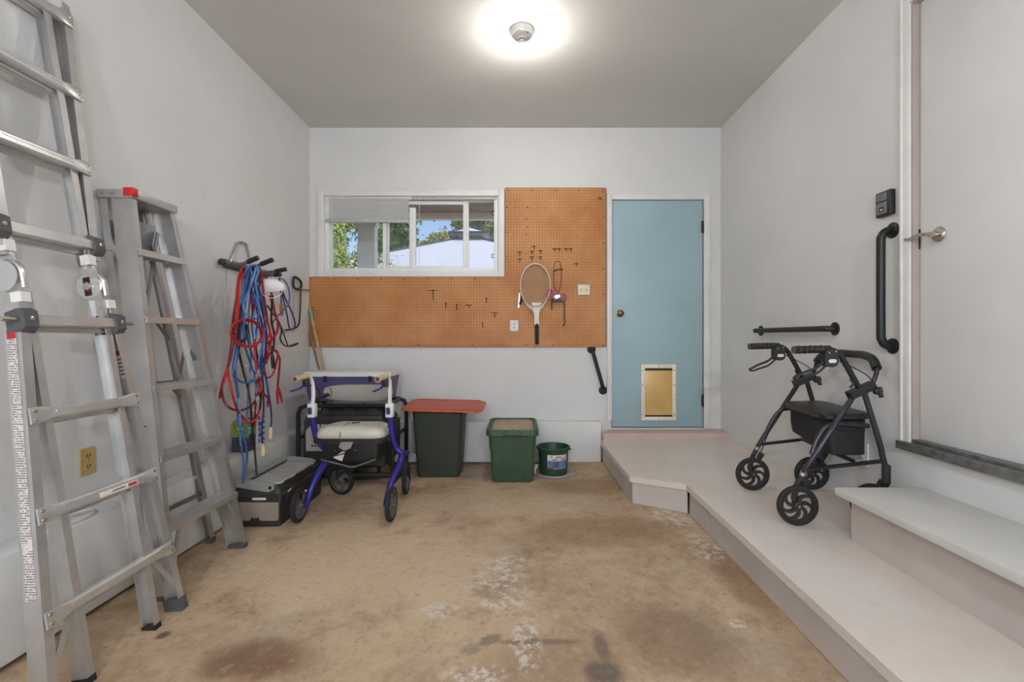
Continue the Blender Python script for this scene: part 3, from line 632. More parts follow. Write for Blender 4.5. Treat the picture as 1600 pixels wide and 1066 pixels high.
MB().ext([(.002, .0122), (-.009, .0122), (-.009, .0132), (.002, .0132)], L3(.582, .088), L3(.582, .125), LS, LN).build('print_block', M_REDINK, rl[1])
MB().ext([(-.001, .0122), (-.006, .0122), (-.006, .0132), (-.001, .0132)], L3(.582, .02), L3(.582, .075), LS, LN).build('print_block', M_INK, rl[1])

# ---- stepladder, half folded against the wall
SF = {-1: V((-1.470, 1.945, 0)), 1: V((-1.455, 2.452, 0))}
ST = {-1: V((-1.702, 2.005, 1.715)), 1: V((-1.702, 2.250, 1.715))}
RF = {-1: V((-1.672, 2.06, 0)), 1: V((-1.672, 2.515, 0))}
RT = {-1: V((-1.815, 2.010, 1.70)), 1: V((-1.815, 2.245, 1.70))}
for d_ in (SF, RF):
    for k in d_: d_[k].z = zf(d_[k].x, d_[k].y)
sl = thing('step_ladder', ((SF[-1] + SF[1]) / 2).to_tuple(), 'aluminium stepladder with a red top corner propped against the wall behind the taller ladder', 'ladder')
def sp(sg, z):                                          # point on a front rail at height z
    a_, b_ = SF[sg], ST[sg]; q = (z - a_.z) / (b_.z - a_.z); return a_ + (b_ - a_) * q
UX = V((1, 0, .155)).normalized()
for sg in (-1, 1):
    d_ = (ST[sg] - SF[sg]).normalized(); uy = UX; ut = V((0, sg, 0))
    r = MB().ext(cpro(.026, .092, .0035, sg), SF[sg] + d_ * .012, ST[sg], ut, uy).build('front_rail', M_ALU, sl)
    MB().ext([(-.003, .0), (-.003, -.084), (-.007, -.084), (-.007, .0)], SF[sg] + d_ * .03 + ut * .0045, ST[sg] - d_ * .02 + ut * .0045, ut, UX).build('rail_rib', M_ALU, r)
    MB().ext([(.002, .002), (.002, -.088), (-.028, -.088), (-.028, .002)], SF[sg], SF[sg] + d_ * .028, ut, UX).build('rubber_foot', M_GREYRUB, r)
    rr = MB().ext(cpro(.028, .032, .003, sg), RF[sg] + V((0, 0, .012)), RT[sg], ut, V((1, 0, 0))).build('rear_leg', M_ALU, sl)
    MB().ext([(.002, .002), (.002, -.034), (-.030, -.034), (-.030, .002)], RF[sg], RF[sg] + V((0, 0, .03)), ut, V((1, 0, 0))).build('rubber_foot', M_GREYRUB, rr)
    # folding spreader bar
    p0 = sp(sg, .98) + UX * -.05 + V((0, -sg * .018, 0)); p2 = RF[sg] + (RT[sg] - RF[sg]) * .52 + V((-.015, -sg * .01, 0)); pm = (p0 + p2) / 2 + V((0, 0, .16))
    spb = MB().bar(p0, pm, .005, .018).build('spreader_bar', M_ALUD, sl); MB().bar(pm, p2, .005, .018).build('spreader_bar', M_ALUD, sl)
    MB().lathe([(.008, -.006), (.008, .006)], pm, (0, 1, 0), 10).build('pivot', M_STEEL, spb)
ZST = (.262, .565, .868, 1.171, 1.47)
for i, z in enumerate(ZST):
    a_, b_ = sp(-1, z) + V((0, .001, 0)), sp(1, z) - V((0, .001, 0))
    q = MB().ext([(.012, .006), (.012, -.022), (.004, -.022), (.004, -.002), (-.076, -.002), (-.076, -.018), (-.080, -.018), (-.080, .006)], a_, b_, V((1, 0, 0)), V((0, 0, 1))).build('step', M_ALUB if i > 2 else M_ALU, sl)
    for k in range(4): MB().ext([(-.060 + .016 * k, .005), (-.060 + .016 * k, .008), (-.053 + .016 * k, .008), (-.053 + .016 * k, .005)], a_ + V((0, .02, 0)), b_ - V((0, .02, 0)), V((1, 0, 0)), V((0, 0, 1))).build('tread_ridge', M_ALU, q)
    ra, rb = RF[-1] + (RT[-1] - RF[-1]) * ((z - RF[-1].z) / 1.72), RF[1] + (RT[1] - RF[1]) * ((z - RF[1].z) / 1.72)
    if i in (0, 2, 3): MB().bar(ra + V((-.012, .0, -.02)), rb + V((-.012, 0, -.02)), .006, .022).build('rear_bar', M_ALUD, sl)
    if i in (2, 3):
        for sg in (1,): MB().bar(rb + V((0, -.10, -.02)), rb + V((0, -.012, -.11)), .012, .006, (1, 0, 0)).build('rear_brace', M_ALUD, sl)
for sg in (-1, 1):                                      # knee braces of the bottom step
    z = .245; e_ = sp(sg, z); f_ = sp(sg, .075)
    MB().bar(e_ + V((-.004, -sg * .075, 0)), f_ + V((-.004, -sg * .02, 0)), .020, .004, (1, 0, 0)).build('brace', M_ALU, sl)
    MB().bar(e_ + V((-.070, -sg * .075, 0)), f_ + V((-.070, -sg * .02, 0)), .020, .004, (1, 0, 0)).build('brace', M_ALU, sl)
cap = MB().span((-1.846, 1.993, 1.700), (-1.690, 2.264, 1.738), .005).build('top_cap', M_ALU, sl)
MB().span((-1.728, 1.988, 1.705), (-1.684, 2.022, 1.744), .005).build('corner_cap', M_RED, cap)
for x in (-1.82, -1.78): MB().lathe([(.008, 0), (.006, .004)], (x, 1.993, 1.72), (0, -1, 0), 10).build('rivet', M_STEEL, cap)
# paint shelf folded between the rear legs and the rails
R = Matrix.Rotation(math.radians(14), 3, 'Y')
sh = MB().box((-1.79, 2.125, 1.545), (.006, .20, .17), R, .002).build('paint_shelf', M_ALUD, sl)
MB().lathe([(.014, 0), (.014, .003)], (-1.786, 2.125, 1.545), (1, 0, -.2), 14).build('shelf_hole', M_TRIM, sh)
MB().bar((-1.765, 2.23, 1.60), (-1.765, 2.165, 1.24), .016, .006, (1, 0, 0)).build('shelf_arm', M_ALUD, sl)
for z, h_ in ((.70, .05), (.46, .012)): MB().lathe([(h_ * .35, 0), (h_ * .2, .0012)], sp(-1, z) + UX * -.045 + V((0, -.0002, 0)), (0, -1, 0), 10).build('rust_spot', M_RUST, sl)

# ================================================================== WALL FITTINGS
def grab_bar(name, pts, r, label, flanges, ax):
    t = thing(name, ((V(pts[0]) + V(pts[-1])) / 2).to_tuple(), label, 'grab bar')
    MB().tube(pts, r, 14, sm=6).build('bar', M_BLACKMET, t)
    for p in flanges:
        f_ = MB().lathe([(.038, 0), (.038, .004), (.032, .008), (.019, .010)], p, ax, 24).build('flange', M_BLACKMET, t)
        for k in range(3):
            an = 2.1 * k + .6; e1 = V(ax).cross(V((0, 0, 1))).normalized()
            MB().lathe([(.004, 0), (.003, .002)], V(p) + V(ax) * .006 + (e1 * math.cos(an) + V((0, 0, 1)) * math.sin(an)) * .029, ax, 8).build('screw', M_STEEL, f_)
    return t
def bar_path(a_, b_, o_):
    d_ = (b_ - a_).normalized(); L = lambda p, s_: [p, p + o_ * .35, p + o_ * .74 + d_ * s_ * .012, p + o_ * .94 + d_ * s_ * .036, p + o_ + d_ * s_ * .08]
    return L(a_, 1) + L(b_, -1)[::-1]
p0, p1 = V((XR, 3.388, 1.140)), V((XR, 2.596, 1.137))
grab_bar('grab_bar', bar_path(p0, p1, V((-.055, 0, 0))), .0175, 'long black grab bar mounted level on the wall above the black walker', (p0, p1), (-1, 0, 0))
p0, p1 = V((XR, 2.197, 1.603)), V((XR, 2.197, 1.044))
grab_bar('grab_bar', bar_path(p0, p1, V((-.058, 0, 0))), .0185, 'black grab bar mounted upright beside the white house door', (p0, p1), (-1, 0, 0))
p0, p1 = P(924, 546, YB), P(942, 610, YB)
grab_bar('grab_bar', bar_path(p0, p1, V((0, -.05, 0))), .0165, 'short black grab bar slanting down the wall below the pegboard', (p0, p1), (0, -1, 0))
# opener button beside the door
M_KEYF = mat('button_panel_grey', (112, 112, 110), 0.45, var=0.08)
k = thing('door_opener_button', (XR, 2.222, 1.68), 'black wall control for the door opener above the upright grab bar', 'wall control')
MB().span((XR - .030, 2.178, 1.678), (XR, 2.268, 1.800), .006).build('housing', M_DARKPL, k)
MB().span((XR - .033, 2.196, 1.752), (XR - .029, 2.260, 1.792), .002).build('upper_button', M_KEYF, k)
pn = MB().span((XR - .033, 2.196, 1.688), (XR - .029, 2.260, 1.745), .002).build('lower_panel', M_KEYF, k)
MB().span((XR - .0345, 2.212, 1.700), (XR - .032, 2.236, 1.722)).build('lock_switch', M_SLOT, pn)
MB().span((XR - .0350, 2.218, 1.705), (XR - .033, 2.230, 1.714)).build('switch_mark', M_TRIM, pn)
def outlet(pos, ax, w, h, label, mt, horizontal=False, kids=True):
    pos, ax = V(pos), V(ax); up = V((0, 0, 1)); rt = up.cross(ax)
    if horizontal: rt, up = up, -rt
    t = thing('wall_outlet', (pos - V((0, 0, .05))).to_tuple(), label, 'outlet')
    MB().ext(rrect(w, h, .006, 3), pos, pos + ax * .006, rt, up, s1=.95).build('cover_plate', mt, t)
    for sg in (-1, 1):
        c_ = pos + up * sg * h * .19 + ax * .006
        q = MB().ext(rrect(w * .46, h * .26, w * .16, 4), c_ - ax * .001, c_ + ax * .002, rt, up).build('socket', mt, t)
        for dx in (-.09, .09): MB().ext([(-.0018, -.006), (.0018, -.006), (.0018, .006), (-.0018, .006)], c_ + rt * w * dx + up * .003 + ax * .0015, c_ + rt * w * dx + up * .003 + ax * .0026, rt, up).build('slot', M_SLOT, q)
        MB().lathe([(.0025, 0), (.0025, .001)], c_ - up * .008 + ax * .0016, ax, 8).build('slot', M_SLOT, q)
    MB().lathe([(.0035, 0), (.003, .0015)], pos + ax * .006, ax, 8).build('screw', M_STEEL, t)
    return t
outlet(PX(135.8, 721, XL), (1, 0, 0), .072, .118, 'yellowed duplex outlet on the wall seen through the leaning ladder', M_YELLOW)
outlet((XR, 2.39, .475), (-1, 0, 0), .085, .13, 'pale outlet cover low on the wall behind the black walker', M_TRIM)

# ---- pegboard
PY = YB - .014
pb = [(-1.853, zw(541.5)), (xw(946), zw(541.5)), (xw(946), zw(295)), (xw(789.5), zw(295)), (xw(789.5), zw(433.6)), (-1.853, zw(433.6))]
OUT = [(xw(912), zw(453), .118, .108), (xw(803.5), zw(509), .084, .108)]
def peg():
    xs = sorted({-1.853, xw(789.5), xw(946)} | {x + s * w / 2 for x, z, w, h in OUT for s in (-1, 1)})
    zs = sorted({zw(541.5), zw(433.6), zw(295)} | {z + s * h / 2 for x, z, w, h in OUT for s in (-1, 1)})
    mb = MB()
    for i in range(len(xs) - 1):
        for k_ in range(len(zs) - 1):
            x, z = (xs[i] + xs[i + 1]) / 2, (zs[k_] + zs[k_ + 1]) / 2
            if x < xw(789.5) and z > zw(433.6): continue
            if any(abs(x - a) < w / 2 and abs(z - b_) < h / 2 for a, b_, w, h in OUT): continue
            mb.span((xs[i], PY, zs[k_]), (xs[i + 1], YB - .004, zs[k_ + 1]))
    return mb
pg = thing('pegboard', (-.5, YB - .008, zw(541.5)), 'large L-shaped brown pegboard around the window', 'pegboard')
peg().build('board', M_PEG, pg, smooth=0)
fr = MB()
for (x0, z0), (x1, z1) in zip(pb, pb[1:] + pb[:1]): fr.bar((x0, PY + .003, z0), (x1, PY + .003, z1), .010, .006, (0, 1, 0))
fr.build('edge_strip', mat('pegboard_edge', (150, 88, 52), .6, var=.1), pg)
nails = [(790 + 4 + i * 37, 297.5) for i in range(5)] + [(486 + i * 36.5, 436) for i in range(9)] + [(486 + i * 42, 539) for i in range(11)] + [(792, 325 + i * 38) for i in range(3)] + [(943, 300 + i * 40) for i in range(7)] + [(792, 323), (804, 325), (824, 324), (852, 325), (875, 325), (915, 325), (823, 342), (824, 355), (822, 367), (825, 325), (487, 466), (489, 480)]
for u, v in nails: MB().lathe([(.0055, 0), (.0045, .002)], P(u, v, PY), (0, -1, 0), 8).build('nail_head', M_SLOT, pg)
o1 = outlet((OUT[0][0], YB - .010, OUT[0][1] - .002), (0, -1, 0), .092, .112, 'ivory outlet recessed in the pegboard beside the hanging pink goggles', M_IVORY, True)
o2 = outlet((OUT[1][0], YB - .010, OUT[1][1] - .002), (0, -1, 0), .072, .094, 'small white outlet recessed in the pegboard beside the racket handle', M_TRIM)
# ---- hooks left in the board
M_WIRE = mat('dark_wire', (66, 52, 44), .5, .6, var=.2)
def hook(u, v, drop, wd, lab, grp):
    p = P(u, v, PY); k_ = YB / F
    mb = MB(); mb.tube([p + V((-wd * k_, -.003, 0)), p + V((wd * k_, -.003, 0))], .0028, 6)
    mb.tube([p + V((0, .0, 0)), p + V((0, -.022, 0)), p + V((.002, -.030, -drop * k_ * .5)), p + V((.004, -.026, -drop * k_))], .003, 6, sm=4)
    return tag(mb.build('pegboard_hook', M_WIRE), lab, 'hook', grp)
hook(677, 454, 16, 7, 'longest dark hook in the pegboard below the window middle', 'small hooks left in the pegboard')
hook(733, 477, 4, 5, 'small T-shaped hook in the pegboard below the window end', 'small hooks left in the pegboard')
hook(773, 489, 7, 5, 'small T-shaped hook in the pegboard just above the small white outlet', 'small hooks left in the pegboard')
for u, v, dr, w_, l_ in ((760, 466, 8, 1.5, 'tiny dark hook in the lower pegboard just below the window corner'), (754, 505, 8, 1.5, 'lowest tiny hook in the pegboard left of the small white outlet'),
                         (714, 476, 8, 1.5, 'tiny upright hook beside the small T-shaped pegboard hook'), (697, 474, 8, 1.5, 'tiny upright hook next to the longest pegboard hook'),
                         (812, 394, 6, 3.5, 'upper of two tiny hooks above the saw beside the racket'), (812, 405, 6, 3.5, 'lower of two tiny hooks above the saw beside the racket'),
                         (834, 385, 6, 3.5, 'topmost tiny hook above the racket head'), (831, 393, 6, 3.5, 'middle tiny hook in the centre column above the racket'), (831, 402, 6, 3.5, 'lowest tiny hook in the centre column above the racket'),
                         (844, 392, 6, 3.5, 'upper of two tiny hooks above the racket on its goggles side'), (844, 402, 6, 3.5, 'lower of two tiny hooks above the racket on its goggles side'),
                         (866, 389, 5, 3.5, 'tiny hook above the goggles, nearest the racket in its row of four'), (873, 389, 5, 3.5, 'tiny hook above the goggles, second from the racket in its row'),
                         (884, 389, 5, 3.5, 'tiny hook above the goggles, third from the racket in its row'), (891, 389, 5, 3.5, 'tiny hook above the goggles, farthest from the racket in its row'),
                         (900, 412, 4, 3.5, 'tiny slanted hook in the pegboard above the ivory outlet'), (937, 310, 4, 3.5, 'tiny hook in the top pegboard corner nearest the blue door')):
    hook(u, v, dr, w_, l_, 'small hooks left in the pegboard')
# ---- racket
M_RKT = mat('racket_frame_cream', (216, 206, 190), .35, var=.05); M_STR = mat('racket_string', (206, 186, 160), .5, var=.05)
rc = P(836.5, 446, PY - .03); K = YB / F
rk = thing('tennis_racket', P(839, 538, PY - .03).to_tuple(), 'old cream tennis racket with a black grip hanging on the pegboard', 'racket')
ell = [rc + V((22.3 * K * math.sin(2 * math.pi * i / 36), .004 * math.cos(2 * math.pi * i / 36), 33 * K * math.cos(2 * math.pi * i / 36) * (1 if math.cos(2 * math.pi * i / 36) > 0 else 1.03))) for i in range(36)]
MB().tube(ell, .0105, 8, True).build('head', M_RKT, rk)
MB().tube([p * 1 + V((0, -.0075, 0)) for p in [rc + (q - rc) * .97 for q in ell]], .0045, 6, True).build('head_stripe', M_OAKD, rk)
sb = MB()
for i in range(-10, 11):
    x = i * 2.05 * K; h_ = 33 * K * math.sqrt(max(0, 1 - (x / (22.3 * K)) ** 2)); sb.tube([rc + V((x, 0, -h_)), rc + V((x, 0, h_))], .0011, 4)
for i in range(-15, 16):
    z = i * 2.1 * K; w_ = 22.3 * K * math.sqrt(max(0, 1 - (z / (33 * K)) ** 2)); sb.tube([rc + V((-w_, .001, z)), rc + V((w_, .001, z))], .0011, 4)
sb.build('strings', M_STR, rk)
for sg in (-1, 1): MB().tube([rc + V((sg * 19 * K, 0, -17 * K)), rc + V((sg * 12 * K, 0, -31 * K)), P(838 + sg * 3.4, 488, PY - .03), P(839 + sg * 2.2, 508, PY - .03)], .0095, 8, sm=5).build('throat', M_RKT, rk)
MB().loft([[P(u_, v, y_) for u_, y_ in ((838.3 - w_, PY - .042), (838.3 + w_, PY - .042), (838.3 + w_, PY - .018), (838.3 - w_, PY - .018))] for v, w_ in ((473, 8), (482, 5.2), (492, 3.6), (508, 3.2))]).build('throat_plate', M_RKT, rk)
gp = MB().tube([P(838.7, 506, PY - .03), P(839, 538, PY - .03)], .0165, 8).build('grip', M_RUBBER, rk)
for i in range(5): MB().lathe([(.0175, -.006), (.0182, 0), (.0175, .006)], P(839, 510 + i * 6, PY - .03), (.1, 0, 1), 8).build('grip_wrap', M_DARKPL, gp)
# ---- goggles hanging by straps
M_PINKG = mat('pink_plastic', (214, 66, 134), .35, var=.15, scale=30); M_LENS = mat('grey_lens', (150, 148, 146), .2, .3, var=.1, scale=30)
gg = thing('goggles', P(873, 470, PY - .03).to_tuple(), 'pink and grey goggles hanging by a black strap on the pegboard', 'goggles')
yy = PY - .03
MB().tube([P(u, v, yy) for u, v in ((873, 458), (866, 448), (865, 425), (866, 412), (870, 408.5), (875, 410), (877, 425), (876, 446), (872, 458))], .0042, 6, sm=5, flat=.6).build('head_strap', M_RUBBER, gg)
MB().tube([P(u, v, yy - .004) for u, v in ((865, 424), (872, 421), (880, 421))], .005, 6, sm=3).build('strap_buckle', M_DARKPL, gg)
MB().tube([P(u, v, yy) for u, v in ((881, 466), (882, 482), (881.5, 497), (883, 503), (879.5, 510))], .0045, 6, sm=5, flat=.5).build('loose_strap', M_RUBBER, gg)
MB().tube([P(u, v, yy) for u, v in ((862.5, 464), (862, 475), (862.5, 484))], .0042, 6, sm=4, flat=.5).build('loose_strap', M_RUBBER, gg)
MB().tube([P(u, v, yy - .004) for u, v in ((854.5, 461), (857, 454), (863, 453), (866, 460), (860, 467), (855.5, 465))], .008, 8, True, sm=4).build('pink_rim', M_PINKG, gg)
MB().tube([P(u, v, yy - .002) for u, v in ((878, 459), (883, 461), (883.5, 468), (877, 471))], .008, 8, sm=4).build('pink_rim', M_PINKG, gg)
MB().rloft([(0, 0, 0, .075, .05, .02), (0, 0, .02, .078, .052, .02), (0, 0, .03, .05, .03, .012)]).v
g2 = MB(Matrix.Translation(P(870.5, 464, yy)) @ Matrix.Rotation(math.radians(90), 4, 'X') @ Matrix.Rotation(.25, 4, 'Z')); g2.rloft([(0, 0, -.012, .075, .05, .02), (0, 0, .012, .078, .052, .02), (0, 0, .022, .05, .03, .012)]); g2.build('lens_body', M_LENS, gg)
g3 = MB(Matrix.Translation(P(870.5, 470, yy)) @ Matrix.Rotation(math.radians(90), 4, 'X')); g3.rloft([(0, 0, -.01, .10, .02, .009), (0, 0, .012, .095, .018, .008)]); g3.build('nose_band', M_DARKPL, gg)
# ---- folded saw knife left of the racket
kn = thing('folding_saw', P(812, 480, PY - .02).to_tuple(), 'small folding saw with a pale blade and black handle beside the racket', 'saw')
MB().ext([(-.016, 0), (0, 0), (.008, .13), (-.002, .13)], P(811.5, 481, PY - .012), P(811.5, 481, PY - .016), V((1, 0, 0)), V((0, 0, 1))).build('blade', M_ALU, kn)
MB().tube([P(812, 476, PY - .022), P(815.5, 466, PY - .022), P(815.8, 456, PY - .022)], [.009, .012, .010], 8, sm=4).build('handle', M_DARKPL, kn)
# ---- sticks in the corner
s1 = thing('wooden_stick', (-1.60, 4.0, .357), 'pale wooden stick with a band of blue tape leaning in the corner', 'stick')
a_, b_ = V((-1.60, 3.99, .372)), P(483.5, 482, 4.035)
MB().tube([a_, b_], .0125, 10).build('shaft', M_OAK, s1); MB().tube([a_ + (b_ - a_) * .93, a_ + (b_ - a_) * .975], .0142, 10).build('tape_band', M_TAPE, s1)
MB().lathe([(.0125, 0), (.010, .006), (.002, .008)], b_, (b_ - a_), 10).build('rounded_tip', M_OAK, s1)
a_, b_ = V((-1.645, 4.02, .368)), P(484, 519, 4.035); s2 = thing('wooden_stick', a_.to_tuple(), 'short dark wooden stick leaning behind the taped one', 'stick')
MB().tube([a_, b_], [.011, .009], 10).build('shaft', M_OAKD, s2); MB().lathe([(.009, 0), (.006, .004), (.001, .005)], b_, (b_ - a_), 10).build('rounded_tip', M_OAKD, s2)

# ================================================================== BLACK WALKER ON THE PLATFORM
M_CHAR = mat('walker_charcoal_frame', (60, 58, 66), .35, .5, var=.12); M_SEATB = mat('black_vinyl', (36, 35, 35), .4, var=.12, scale=14, bump=.1)
M_BAGB = mat('black_nylon', (32, 31, 31), .6, var=.15, scale=10, bump=.2, bscale=25)
TH = math.radians(-4); WA = V((math.cos(TH), math.sin(TH), 0)); WB = V((-math.sin(TH), math.cos(TH), 0)); WO = V((1.343, 2.185, 0)); WO.z = zp(WO.x, WO.y) + .002
def W3(a_, b_, z): 
    q = WO + WA * a_ + WB * b_; q.z = WO.z + z + .02 * b_ * 0 + (zp(q.x, q.y) - zp(WO.x, WO.y)) * .9; return q
wk = thing('rollator_walker', W3(.19, .24, 0).to_tuple(), 'black four wheeled walker with a padded seat standing on the platform', 'walker')
def wheel(root, c_, ax, r, w, nsp, mr, mt, curve=.5, hub=.02, solid=False):
    c_, ax = V(c_), V(ax).normalized(); up = V((0, 0, 1)); e1 = up.cross(ax).normalized(); e2 = ax.cross(e1)
    wl = MB(); R2 = r * .80
    wl.lathe([(r * .72, -w * .42), (R2, -w * .42), (R2, w * .42), (r * .72, w * .42), (r * .72, -w * .42)], c_, ax, 36, cap=False)
    wl.lathe([(.004, -w * .7), (hub * .7, -w * .7), (hub, -w * .5), (hub, w * .5), (hub * .7, w * .7), (.004, w * .7)], c_, ax, 20)
    for k_ in range(nsp):
        a0 = 2 * math.pi * k_ / nsp; ring = []
        for q in range(6):
            f_ = q / 5; rad = hub * .8 + (r * .75 - hub * .8) * f_; an = a0 + curve * f_ * f_; hw_ = (.085 + .045 * f_) * r * (.9 if nsp > 5 else 1.5)
            p = c_ + (e1 * math.cos(an) + e2 * math.sin(an)) * rad; tg = (-e1 * math.sin(an) + e2 * math.cos(an))
            ring.append([p + tg * hw_ + ax * w * .25, p - tg * hw_ + ax * w * .25, p - tg * hw_ - ax * w * .25, p + tg * hw_ - ax * w * .25])
        wl.loft(ring)
    o = wl.build('wheel', mr, root)
    MB().lathe([(R2 - .001, -w * .5), (r * .92, -w * .52), (r * .98, -w * .36), (r, 0), (r * .98, w * .36), (r * .92, w * .52), (R2 - .001, w * .5), (R2 - .001, -w * .5)], c_, ax, 40, cap=False).build('tyre', mt, o)
    MB().lathe([(.007, 0), (.006, .004), (.002, .005)], c_ - ax * w * .7, -ax, 10).build('axle_cap', M_STEEL, o)
    return o
wr = .096
for b_ in (0, .485):
    tiny = b_ > .1
    wheel(wk, W3(0, b_, wr), WB, wr, .024, 7, M_DARKPL, M_RUBBER, .75)
    off = .022 if not tiny else .022
    # rear leg with height tube
    MB().tube([W3(0, b_ + off, wr), W3(.004, b_ + off, wr + .075), W3(.028, b_ + off * .6, .235), W3(.075, b_, .33), W3(.275, b_, .645)], .0125, 12, sm=6).build('rear_leg', M_CHAR, wk)
    MB().tube([W3(-.004, b_ + off, wr - .006), W3(.004, b_ + off, wr + .09)], .014, 10, flat=.6).build('wheel_fork', M_DARKPL, wk)
    bc = MB().box(W3(.052, b_ + .018, wr + .10), (.030, .018, .040), Matrix.Rotation(.5, 3, 'Y'), .005).build('brake_block', M_DARKPL, wk)
    MB().tube([W3(.05, b_ + .018, wr + .11), W3(.072, b_ + .018, .26), W3(.105, b_ + .012, .36)], .003, 6, sm=4).build('brake_cable', M_RUBBER, bc)
    # front leg with caster
    MB().tube([W3(.298, b_, .655), W3(.372, b_, .40), W3(.386, b_, .335), W3(.402, b_, .27)], .0125, 12, sm=5).build('front_leg', M_CHAR, wk)
    fk = MB().lathe([(.015, -.035), (.018, -.03), (.018, .05), (.014, .056)], W3(.404, b_, .232), n=16).build('caster_stem', M_DARKPL, wk)
    xc = W3(.352 if not tiny else .333, b_ + (.022 if not tiny else .0), wr)
    wheel(wk, xc, WB, wr, .024, 7, M_DARKPL, M_RUBBER, .75)
    for s_ in (-1, 1):
        MB().bar(W3(.405, b_ + s_ * .017 + .01, .205), xc + WB * s_ * .019, .006, .03, (0, 1, 0)).build('caster_fork', M_DARKPL, fk)
    # knuckle where the tubes meet
    kn_ = MB().bar(W3(.235, b_ - .001, .618), W3(.345, b_ - .001, .668), .034, .042, (0, 1, 0)).build('knuckle', M_CHAR, wk)
    MB().lathe([(.018, -.01), (.018, .012), (.012, .016)], W3(.352, b_ - .02, .64), -WB, 12).build('clamp_knob', M_DARKPL, kn_)
    MB().tube([W3(.352, b_ - .03, .66), W3(.362, b_ - .03, .612)], .010, 8).build('clamp_lever', M_DARKPL, kn_)
    MB().tube([W3(.225, b_ - .03, .70), W3(.238, b_ - .03, .678), W3(.222, b_ - .03, .66)], .006, 6).build('clamp_lever', M_DARKPL, kn_)
    # handle tube, grip, brake lever
    MB().tube([W3(.298, b_, .62), W3(.262, b_, .69), W3(.212, b_, .785), W3(.190, b_, .818), W3(.160, b_, .838), W3(.12, b_, .842)], .0128, 12, sm=6).build('handle_tube', M_BLACKMET, wk)
    gr = MB().tube([W3(.148, b_, .8425), W3(.08, b_, .8435), W3(-.018, b_, .8435)], .0185, 14).build('hand_grip', M_RUBBER, wk)
    MB().lathe([(.0185, 0), (.0165, .004), (.010, .005)], W3(-.018, b_, .8435), -WA, 14).build('grip_end', M_GREYRUB, gr)
    for k_ in range(5): MB().lathe([(.0188, -.004), (.0205, 0), (.0188, .004)], W3(.01 + .025 * k_, b_, .8435), WA, 12).build('grip_rib', M_DARKPL, gr)
    bh = MB(); bh.loft([[W3(.145 + x, b_ + y_, .800 + z) for x, z in rrect(.062, .085, .026, 4)] for y_ in (-.022, .020)]); bh = bh.build('brake_housing', M_DARKPL, wk)
    MB().loft([[W3(.148 + x, b_ + y_, .787 + z) for x, z in rrect(.036, .018, .0088, 4)] for y_ in (-.0225, -.024)]).build('oval_badge', M_STICK, bh)
    for dx, dz in ((-.01, .026), (.02, .032)): MB().lathe([(.005, 0), (.003, .002)], W3(.145 + dx, b_ - .022, .80 + dz), -WB, 8).build('screw', M_STEEL, bh)
    MB().tube([W3(.125, b_ - .006, .792), W3(.085, b_ - .006, .757), W3(.030, b_ - .006, .735), W3(-.015, b_ - .006, .712)], .008, 8, sm=5, flat=.8).build('brake_lever', M_DARKPL, wk)
    MB().tube([W3(.130, b_ - .006, .768), W3(.09, b_ - .006, .732), W3(.040, b_ - .006, .714), W3(-.008, b_ - .006, .700), W3(-.022, b_ - .006, .713)], .0065, 8, sm=5, flat=.8).build('brake_loop', M_DARKPL, wk)
    MB().tube([W3(.176, b_, .792), W3(.24, b_ - .02, .755), W3(.30, b_ - .03, .715), W3(.335, b_ - .02, .675)], .0028, 6, sm=5).build('brake_cable', M_RUBBER, wk)
    # side bars, seat brackets
    MB().bar(W3(.045, b_ + .001, .268), W3(.392, b_ + .001, .305), .020, .014, (0, 0, 1)).build('side_bar', M_BLACKMET, wk)
    sg = 1 if b_ < .1 else -1
    MB().tube([W3(.072, b_ + sg * .012, .335), W3(.098, b_ + sg * .018, .40), W3(.135, b_ + sg * .02, .455), W3(.185, b_ + sg * .022, .478), W3(.34, b_ + sg * .022, .468)], .0115, 10, sm=5).build('seat_bracket', M_CHAR, wk)
    hl = MB().tube([W3(.028, b_ + .022 * .6, .235), W3(.052, b_ + .006, .285)], .0138, 12).build('height_tube', M_STEEL, wk)
# seat, bag, backrest
se = MB(); sec = []
for z, k_ in ((.488, .95), (.494, 1.0), (.512, 1.0), (.520, .96), (.524, .85)): sec.append([W3(.262 + x * k_, .243 + y_ * k_, z + .006 * math.sin(abs(y_) * 4)) for x, y_ in rrect(.225, .42, .055, 5)])
se.loft(sec); se.build('seat', M_SEATB, wk)
bg = MB(); sec = []
for z, kx, ky in ((.335, .90, .90), (.341, .98, .96), (.41, 1.06, 1.0), (.47, 1.0, 1.0), (.486, .96, .98)): sec.append([W3(.268 + x * kx + .006 * math.sin(y_ * 30 + z * 40), .243 + y_ * ky, z + (.02 * (y_ / .19) if z < .35 else 0)) for x, y_ in rrect(.165, .385, .02, 4)])
bg.loft(sec); bag = bg.build('storage_bag', M_BAGB, wk)
MB().tube([W3(.19, .055, .452), W3(.27, .045, .432), W3(.352, .055, .455)], .004, 6, sm=5).build('bag_piping', M_CHAR, bag)
MB().tube([W3(.268, .02, .30), W3(.268, .465, .30)], .010, 10).build('cross_bar', M_BLACKMET, wk)
arch = [W3(.330, 0, .645), W3(.352, -.002, .70), W3(.362, .0, .745), W3(.375, .05, .785), W3(.392, .14, .80), W3(.396, .243, .80), W3(.388, .345, .80), W3(.37, .435, .785), W3(.362, .485, .745), W3(.352, .487, .70), W3(.330, .485, .645)]
MB().tube(arch, .0095, 10, sm=5).build('backrest_bar', M_BLACKMET, wk)
MB().tube(arch[2:9], .0205, 14, sm=6).build('backrest_pad', M_SEATB, wk)

